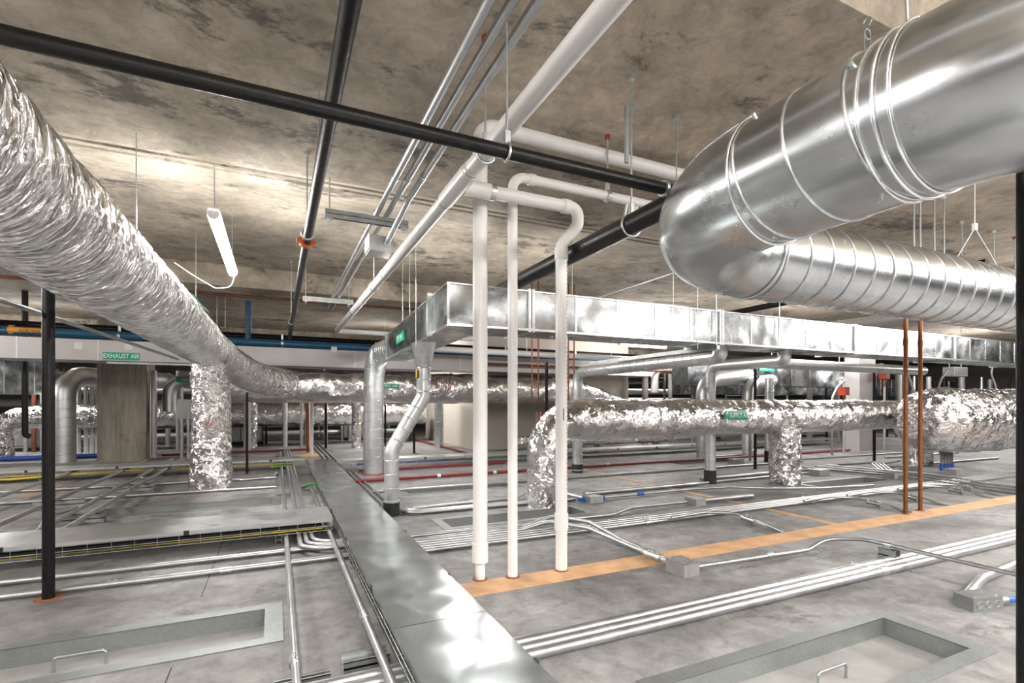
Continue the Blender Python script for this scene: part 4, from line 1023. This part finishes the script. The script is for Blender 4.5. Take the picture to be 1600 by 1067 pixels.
# wrapped white piping near the middle
def wpipe(label, pts, r, mat='white_pvc', fil=.25, group=None):
    return pipe('wrapped_pipe', label, pts, r, mat, 'pipe', fil, 18, group)
a = onY(1023, 608, 11.6); b = onY(1023, 577, 11.6); c = onY(1094, 579, 11.6); d = onY(1095, 570, 11.6)
wpipe('white wrapped pipe looping beside the end of the pale exhaust duct', [(a.x, 11.6, a.z - .1), (b.x, 11.6, b.z), (c.x, 11.6, b.z - .02), (c.x, 11.6, d.z + .25)], .11, 'white_jacket')
for k, (px, w) in enumerate(((1008, 10), (1047, 7), (1082, 6), (1087, 5))):
    q = onY(px, 600, 12.3)
    wpipe(['thick', 'slim', 'first thin', 'second thin'][k] + ' wrapped upright pipe beside the looping white pipe', [(q.x, 12.3, 0), (q.x, 12.3, CH + 1.1)], w * .0095, 'white_jacket')
# galvanized ducts further right
t = thing('rectangular_duct', 'galvanized box duct running back under the bright duct with green label', 'duct', (9.5, 8.6, CH + .5))
a = onY(1140, 594, 9.0)
MB().box((9.2, 9.4, CH + .47), (17.0, 9.95, CH + 1.0)).build('duct_section', 'galvanized_duct', t)
for k in range(9): MB().box((9.9 + k * .78, 9.392, CH + .47), (9.92 + k * .78, 9.4, CH + 1.0)).build('standing_seam', 'seam_steel', t)
for x in (9.6, 12.6, 15.6): MB().tube([(x, 9.7, CH + 1.0), (x, 9.7, HS)], .01, 6).build('hanger_rod', 'zinc', t)
p = onY(1198, 576, 9.39)
lb = MB().box((p.x - .3, 9.385, p.z - .07), (p.x + .3, 9.39, p.z + .07)).build('label_sticker', 'green_sign', t)
text('lettering', 'EXHAUST AIR', .1, (p.x - .04, 9.382, p.z), (math.pi / 2, 0, 0), 'sign_white', lb, sx=.7)
t = thing('rectangular_duct', 'far long galvanized box duct with upright seams above the supply air duct', 'duct', (19, 12, CH + .2))
for k in range(8):
    MB().box((11.5 + k * 2, 11.9, CH + .3), (13.5 + k * 2 - .01, 12.6, CH + .95)).build('duct_section', 'galvanized_duct', t)
for k in range(22): MB().box((11.7 + k * .72, 11.892, CH + .3), (11.725 + k * .72, 11.9, CH + .95)).build('standing_seam', 'seam_steel', t)
t = thing('rectangular_duct', 'galvanized box duct with black pipe in front at the column side of the view', 'duct', (-7, 14.4, CH + .2))
for k in range(3): MB().box((-9.6 + k * 1.7, 14.4, CH + .2), (-7.91 + k * 1.7, 15.2, CH + 1.25)).build('duct_section', 'galvanized_duct', t)
for k in range(10): MB().box((-9.3 + k * .5, 14.39, CH + .2), (-9.28 + k * .5, 14.4, CH + 1.25)).build('standing_seam', 'seam_steel', t)
t = thing('foil_duct', 'crumpled foil-wrapped elbow duct below the galvanized box duct', 'duct', (-6, 13.5, 0))
q = onZ(-2, 719)
MB().tube([(q.x, q.y, 0), (q.x, q.y, .95), (q.x + 1.2, q.y + .1, .98), (cx0 + .6, q.y + .1, .95)], .26, 36, .55, .05, foil_rf(4, 1.6, .07, 81, .04)).build('duct_wrap', 'foil_crumpled', t)
t = pipe('spiral_pipe', 'horizontal round galvanized duct disappearing behind the column', [(-2.3, 15.6, CH + .68), (1.5, 15.6, CH + .5)], .17, 'riser_steel', 'duct')
for k, px in enumerate((123, 134.5, 143.5, 152)):
    q = onZ(px, 711 - k * .4)
    pipe('white_pipe', ['first', 'second', 'third', 'fourth'][k] + ' white upright pipe counted toward the concrete column', [(q.x, q.y, 0), (q.x, q.y, CH + .75)], .05, 'white_pvc', group='white upright pipes beside the column')
q = onZ(100, 716)
cable('blue pipe on the floor behind the big round riser', [(-7.5, 15.0, .06), (-3.2, 15.0, .06)], .05, 'blue_cable', None)
# conduits on the column
for k, (dx, r) in enumerate(((.06, .02), (.13, .05))):
    pipe('conduit', ['thin conduit', 'pale wrapped pipe'][k] + ' strapped up the side of the concrete column', [(cx1 + dx, 13.9, .05), (cx1 + dx, 13.9, CH + .75)], r, 'conduit_steel' if k == 0 else 'white_jacket', 'conduit')
# things between column and foil drop
t = pipe('spiral_pipe', 'galvanized round pipe with green label bending down behind the column', [(-2.35, 14.6, CH - .2), (-2.35, 14.6, CH + .56), (1.0, 14.6, CH + .56)], .15, 'riser_steel', 'duct', fil=.35)
q = onY(302, 587, 14.44)
lb = MB().box((q.x - .35, 14.432, CH + .5), (q.x + .33, 14.438, CH + .64)).build('label_sticker', 'green_sign', t)
text('lettering', 'EXHAUST AIR', .1, (q.x, 14.43, CH + .57), (math.pi / 2, 0, 0), 'sign_white', lb, sx=.8)
t = thing('control_panel', 'grey control panel box standing between the column and the foil drop', 'control panel', (-1.7, 14, .5))
a = onY(278, 654, 13.9); b = onY(300, 624, 13.9)
MB().box((a.x, 13.9, a.z), (b.x, 14.3, b.z)).build('cabinet', 'box_grey', t)
MB().box((a.x + .05, 13.88, 0), (a.x + .1, 13.93, a.z)).build('stand', 'strut_steel', t)
MB().box((b.x - .1, 13.88, 0), (b.x - .05, 13.93, a.z)).build('stand', 'strut_steel', t)
# far foil ducts and uprights under the main foil duct
t = thing('foil_duct', 'fat dim foil-wrapped duct far behind the main foil duct', 'duct', (0, 17, .9))
MB().tube([(-5.5, 17, CH - .36), (4.6, 17, CH - .36)], .36, 32, 0, .07, foil_rf(2.2, 1.4, .06, 91, .03)).build('duct_wrap', 'foil_long', t)
for k, (px, py, w) in enumerate(((396, 699, 12), (557, 699, 15))):
    q = onZ(px, py); d = q.y * CT + q.x * ST; r = w / FPX * d / 2
    t = thing('foil_drop', ['narrow foil-wrapped drop beside the crumpled foil drop, far back', 'narrow foil-wrapped drop beside the spiral riser, far back'][k], 'duct', (q.x, q.y, 0))
    MB().tube([(q.x, q.y, 0), (q.x, q.y, CH + .1)], r, 28, 0, .05, foil_rf(4, 1.6, .05, 95 + k, .02)).build('duct_wrap', 'foil_crumpled', t)
for k, (px, py, w, mt, nm) in enumerate(((471, 705, 5, 'galvanized', 'grey'), (480.5, 707, 4.5, 'orange_clamp', 'orange-brown'), (487, 709, 5, 'white_pvc', 'white'), (509, 695, 5, 'white_jacket', 'pale'), (534, 690, 4, 'white_jacket', 'thin pale'))):
    q = onZ(px, py); d = q.y * CT + q.x * ST
    if mt == 'orange_clamp': mt = 'copper'
    pipe('upright_pipe', nm + ' upright pipe standing far back past the end of the main cover', [(q.x, q.y, 0), (q.x, q.y, CH + .2)], w / FPX * d / 2, mt, group='upright pipes past the main cover end')
q = onZ(487, 711); tag(MB().tube([(q.x, q.y, 0), (q.x, q.y, .004)], .4, 20).build('floor_stain', 'orange_paint'), 'orange stain ring at the foot of the white upright pipe', 'stain')
# right background uprights and devices
t = thing('wrapped_column', 'pale square wrapped column behind the supply air duct', 'column', (14.4, 8.6, 0))
q0, q1 = onY(1343, 600, 8.4), onY(1368, 600, 8.4)
MB().box((q0.x, 8.4, 0), (q1.x, 8.8, HC)).build('shaft', 'white_jacket', t)
for k, (px, py) in enumerate(((1321, 612), (1384.5, 587))):
    q = onY(px, py, 8.2)
    t = thing('valve_actuator', ['red valve actuator on a bent conduit before the pale column', 'red valve actuator hanging past the pale column'][k], 'actuator', q)
    MB().box((q.x - .09, 8.15, q.z - .09), (q.x + .09, 8.35, q.z + .12)).build('housing', 'red_paint', t)
    MB().tube([(q.x + .02, 8.25, q.z - .09), (q.x + .02, 8.25, q.z - .3)], .04, 12).build('stem', 'copper', t)
    MB().tube([(q.x + .02, 8.25, q.z - .3), (q.x + .02, 8.25, 0)], .03, 10).build('valve_pipe', 'white_jacket', t)
    MB().tube([(q.x, 8.25, q.z + .1), (q.x, 8.25, q.z + .35), (q.x - .3, 8.25, q.z + .3)], .02, 8, .1).build('flex_tube', 'gray_flex', t)
for k, (px0, py0, px1, py1) in enumerate(((1300, 622, 1312, 602), (1462, 620, 1474, 585), (1430, 618, 1412, 568), (1556, 604, 1545, 580), (1172, 628, 1176, 596))):
    a, b = onY(px0, py0, 8.0), onY(px1, py1, 8.0)
    tag(MB().tube([(a.x, a.y, 0), a, a.lerp(b, .7) + Vector((0, 0, .06)), b + Vector((.2, 0, .12))], .028, 8, .3).build('flexible_conduit', 'gray_flex'),
        ['curved grey flexible conduit before the pale column', 'curved grey flexible conduit above the fat foil duct', 'curved dark flexible conduit behind the copper pipes', 'short flexible conduit above the fat foil duct end', 'pale flexible conduit beside the slim round riser'][k], 'flexible conduit')
t = thing('control_panel', 'grey electrical box under the bright duct past the copper pipes', 'control panel', (15, 8.5, CH + .5))
a, b = onY(1491, 587, 8.3), onY(1512, 574, 8.3)
MB().box((a.x, 8.3, a.z), (b.x, 8.6, b.z)).build('cabinet', 'box_grey', t)
MB().box((a.x + .03, 8.29, a.z + .03), (b.x - .03, 8.3, b.z - .03)).build('panel_door', 'pan_steel', t)
for x in (a.x + .05, b.x - .05): MB().tube([(x, 8.45, b.z), (x, 8.45, HS)], .01, 6).build('hanger_rod', 'zinc', t)
pipe('wrapped_pipe', 'grey round pipe hanging under the bright duct past the slim riser', [(9.0, 7.2, CH + .83), (15.0, 7.2, CH + .83)], .11, 'galvanized')
pipe('white_pipe', 'pale round pipe running back high between the spiral and bright ducts', [(11.4, 5.2, CH + 1.72), (11.4, 10.6, CH + 1.72)], .13, 'white_jacket')
hanger('hanger on the pale round pipe between the ducts', 11.4, 9.0, CH + 1.72, .13, 'y', red=False)
# wires and rods from the ceiling
def rodv(label, px, ytop, ybot, Y, r=.004, name='hanger_wire', mat='zinc', top=None, anchor=None, group='thin hanger wires and rods'):
    a = onY(px, ybot, Y); tz = top or ceil_h(Y)
    t = tag(MB().tube([(a.x, Y, a.z), (a.x, Y, tz)], r, 8).build(name, mat), label, 'hanger', group)
    if anchor: MB().tube([(a.x, Y, tz - .03), (a.x, Y, tz)], .026, 10).build('anchor', anchor, t)
    return t
rodv('hanger wire meeting the bright duct just past the thickest riser', 894, 390, 473, 4.43)
rodv('hanger wire on the bright duct under the spiral duct elbow', 1052, 440, 490, 4.39)
rodv('hanger wire on the bright duct reaching the channel rail', 1090, 450, 545, 4.38)
rodv('hanger wire on the bright duct near its second joint', 1218, 500, 512, 4.38)
rodv('long hanger wire above the long foil duct near the strip light', 213, 260, 375, 5.0)
rodv('thin hanger rod dropping beside the strip light toward the foil duct', 306, 440, 470, 8.6)
rodv('thin hanger rod above the blue pipe beyond the strip light', 339, 450, 512, 11.9)
rodv('second thin hanger rod above the blue pipe beyond the strip light', 352, 450, 512, 12.0)
rodv('hanger wire at the corner of the bright duct by the white main', 650, 380, 540, 5.6)
rodv('second hanger wire at the corner of the bright duct', 640, 480, 530, 7.6)
rodv('hanger rod above the bright duct leg near its labelled side', 629, 480, 500, 8.0)
for k, (px, yt) in enumerate(((1428, 342), (1438, 330), (1460, 336), (1475, 330), (1503, 357), (1553, 337), (1586, 326))):
    Y = 2.9 if k < 4 else 3.2
    rodv(['first', 'second', 'third', 'fourth', 'fifth', 'sixth', 'seventh'][k] + ' threaded rod counted along the row above the big spiral duct', px, yt, 410 if k < 4 else 425, Y, .009, 'threaded_rod', 'strut_steel', None, 'red_paint' if k in (0, 6) else 'zinc', 'threaded rods above the big spiral duct')
rodv('hook rod hanging from the ceiling before the spiral duct elbow', 1057, 230, 290, 2.95, .006, 'threaded_rod', 'strut_steel', None, 'zinc')
# wire bridle on the spiral duct
q = onY(1523, 356, YD)
t = thing('wire_bridle', 'wire bridle with white clip holding the big spiral duct', 'wire bridle', q)
MB().tube([q, (q.x, YD, HC)], .0035, 6).build('wire', 'lamp_housing', t)
MB().tube([q, (q.x - .3, YD, ZD + RD)], .0035, 6).build('wire', 'lamp_housing', t)
MB().tube([q, (q.x + .42, YD, ZD + RD)], .0035, 6).build('wire', 'lamp_housing', t)
MB().box((q.x - .02, YD - .012, q.z - .02), (q.x + .02, YD + .012, q.z + .035)).build('clip', 'lamp_housing', t)
# wire and chain at the near spiral duct
t = thing('hanger_wire', 'wire crossing over the near end of the big spiral duct', 'hanger', (XS, .85, HS))
MB().tube([(XS - .05, .86, ZD + RD), (XS - .02, .93, HS)], .004, 6).build('wire', 'strut_steel', t)
q = onZ(1355, 20, HC)
t = thing('hook_chain', 'looped wire hook hanging from the ceiling behind the spiral duct', 'hook', q)
m = MB().torus((q.x, q.y, HC - .05), (1, 0, 0), .022, .005, 16, 6); m.build('eye', 'strut_steel', t)
MB().torus((q.x, q.y, HC - .12), (0, 1, 0), .028, .005, 16, 6).tube([(q.x - .028, q.y, HC - .12), (q.x - .02, q.y, HC - .5)], .004, 6).tube([(q.x + .028, q.y, HC - .12), (q.x + .02, q.y, HC - .5)], .004, 6).build('loop', 'strut_steel', t)
t = pipe('conduit', 'dark conduit under the long foil duct at the outer edge of the view', [(-1.55, 3.2, CH + .62), (-1.25, 8.4, CH + .62)], .016, 'strut_steel', 'conduit')
# sloped galvanized duct piece in the dark corner beyond the long foil duct
t = thing('rectangular_duct', 'small bright duct end high behind the blue pipe', 'duct', (-8, 13.5, CH + 1.6))
MB().box((-8.2, 13.4, CH + 1.62), (-6.9, 14.2, CH + 1.95)).build('duct_section', 'galvanized_duct', t)
t = pipe('brown_pipe', 'dark angled pipe high in front of the blue pipe', [(-7.2, 11.4, CH + 1.9), (-4.6, 11.9, CH + 1.5)], .07, 'brown_steel')
# ------------------------------------------------------------------ crowded far end
ORD = ['first', 'second', 'third', 'fourth', 'fifth', 'sixth', 'seventh', 'eighth', 'ninth', 'tenth', 'eleventh', 'twelfth', 'thirteenth', 'fourteenth']
rows = ((-12, 4.7, 19.0, .28, .09, 'riser_steel', 'silver'), (-12, 4.7, 19.0, .55, .07, 'white_jacket', 'pale'), (-12, 4.7, 19.0, .82, .08, 'riser_steel', 'silver'), (-12, 4.7, 20.5, 1.3, .12, 'gray_flex', 'dark grey'), (-12, 4.7, 20.5, 1.75, .16, 'riser_steel', 'silver'), (-12, 4.9, 18.6, 2.1, .1, 'brown_steel', 'brown'))
for k, (xa, xb2, y, h, r, mt, w) in enumerate(rows):
    pipe('far_pipe', f'{w} pipe far behind the main foil duct, {ORD[k]} up from the floor', [(xa, y, h), (xb2, y, h)], r, mt, group='pipes crossing at the far end')
rows = ((10.4, 30, 14.2, .3, .1, 'riser_steel', 'silver'), (10.4, 30, 14.2, .62, .08, 'white_jacket', 'pale'), (10.4, 30, 16, .95, .2, 'riser_steel', 'silver'), (10.4, 30, 16.5, 1.4, .12, 'gray_flex', 'dark grey'), (10.4, 30, 16.2, 1.78, .1, 'white_jacket', 'pale'), (10.4, 30, 15.2, 2.2, .1, 'black_steel', 'black'), (10.4, 30, 15.6, 2.55, .14, 'brown_steel', 'brown'))
for k, (xa, xb2, y, h, r, mt, w) in enumerate(rows):
    pipe('far_pipe', f'{w} pipe far beyond the shaft wall corner, {ORD[k]} up from the floor', [(xa, y, h), (xb2, y, h)], r, mt, group='pipes crossing at the far end')
random.seed(12)
for k in range(14):
    px = 1265 + k * 24 + random.uniform(-7, 7); Y = random.uniform(10.8, 11.7)
    q = onY(px, 640, Y); mt = ('white_jacket', 'riser_steel', 'gray_flex', 'black_steel')[(k * 3) % 4]
    pipe('upright_pipe', ORD[k] + ' of the slim upright pipes beyond the supply air duct, counted from the round risers', [(q.x, Y, 0), (q.x, Y, CH + 1.1)], (.09, .05, .11, .04)[(k * 3) % 4], mt, group='slim upright pipes beyond the supply air duct')
for k in range(10):
    px = 255 + k * 32 + random.uniform(-8, 8); Y = random.uniform(15.2, 18.4)
    q = onY(px, 640, Y); mt = ('riser_steel', 'white_jacket', 'black_steel')[k % 3]
    if -3.8 < q.x < -2.4 and Y < 15: continue
    pipe('upright_pipe', ORD[k] + ' of the slim upright pipes far behind the crumpled foil drop, counted from the column', [(q.x, Y, 0), (q.x, Y, CH + .9)], (.07, .09, .035)[k % 3], mt, group='slim upright pipes far behind the foil drop')
for k in range(6):
    px = 40 + k * 13; q = onY(px, 660, 17.5)
    pipe('upright_pipe', ORD[k] + ' of the dim upright pipes under the galvanized box duct beside the big round riser', [(q.x, 17.5, 0), (q.x, 17.5, CH + .6)], .05, ('gray_flex', 'brown_steel')[k % 2], group='dim upright pipes under the galvanized box duct')
for k, (x, y0r, y1r, hs) in enumerate(((12.5, 14.0, 16.9, (.2, .52, .74, 1.27, 1.67, 2.09, 2.4)), (19.0, 14.0, 16.9, (.2, .52, .74, 1.27, 1.67, 2.09, 2.4)), (26.0, 14.0, 16.9, (.2, .52, .74, 1.27, 1.67, 2.09, 2.4)), (-9.0, 18.5, 20.8, (.19, .48, .74, 1.17, 1.58, 1.99)), (1.5, 18.5, 20.8, (.19, .48, .74, 1.17, 1.58, 1.99)))):
    t = thing('pipe_rack', ORD[k] + ' steel pipe rack at the far end, ' + ('counted out from the shaft wall' if k < 3 else 'behind the main foil duct'), 'pipe rack', (x, (y0r + y1r) / 2, 0), 'steel pipe racks at the far end')
    for y in (y0r - .1, y1r + .1): MB().box((x - .03, y - .03, 0), (x + .03, y + .03, 2.6)).build('post', 'strut_steel', t)
    for h in hs: MB().box((x - .02, y0r - .1, h - .04), (x + .02, y1r + .1, h)).build('crossbar', 'strut_steel', t)
for k, (x, y, w, d, h) in enumerate(((-1.0, 18, 1.2, .6, .9), (-6.4, 18.2, 1.6, .8, 1.0), (14.0, 13.4, 1.0, .5, .8), (19.0, 12.9, 1.4, .6, 1.0), (2.6, 18.6, .9, .5, .7))):
    t = thing('equipment_cabinet', ['dark equipment cabinet on the floor far behind the foil drop', 'dark equipment cabinet beyond the big round riser', 'dark equipment cabinet beyond the middle drop of the supply duct', 'dark equipment cabinet beyond the fat foil duct', 'small dark cabinet far behind the spiral riser'][k], 'cabinet', (x, y, 0))
    MB().box((x - w / 2, y - d / 2, .1), (x + w / 2, y + d / 2, h)).build('cabinet_body', 'gray_flex', t)
    MB().box((x - w / 2 + .05, y - d / 2 - .02, .16), (x - .02, y - d / 2, h - .06)).build('door', 'strut_steel', t)
    MB().box((x + .02, y - d / 2 - .02, .16), (x + w / 2 - .05, y - d / 2, h - .06)).build('door', 'strut_steel', t)
    MB().box((x - w / 2 + .04, y - d / 2 + .04, 0), (x + w / 2 - .04, y + d / 2 - .04, .1)).build('plinth', 'black_rubber', t)
for o in bpy.data.objects:
    if '_o' in o: del o['_o']
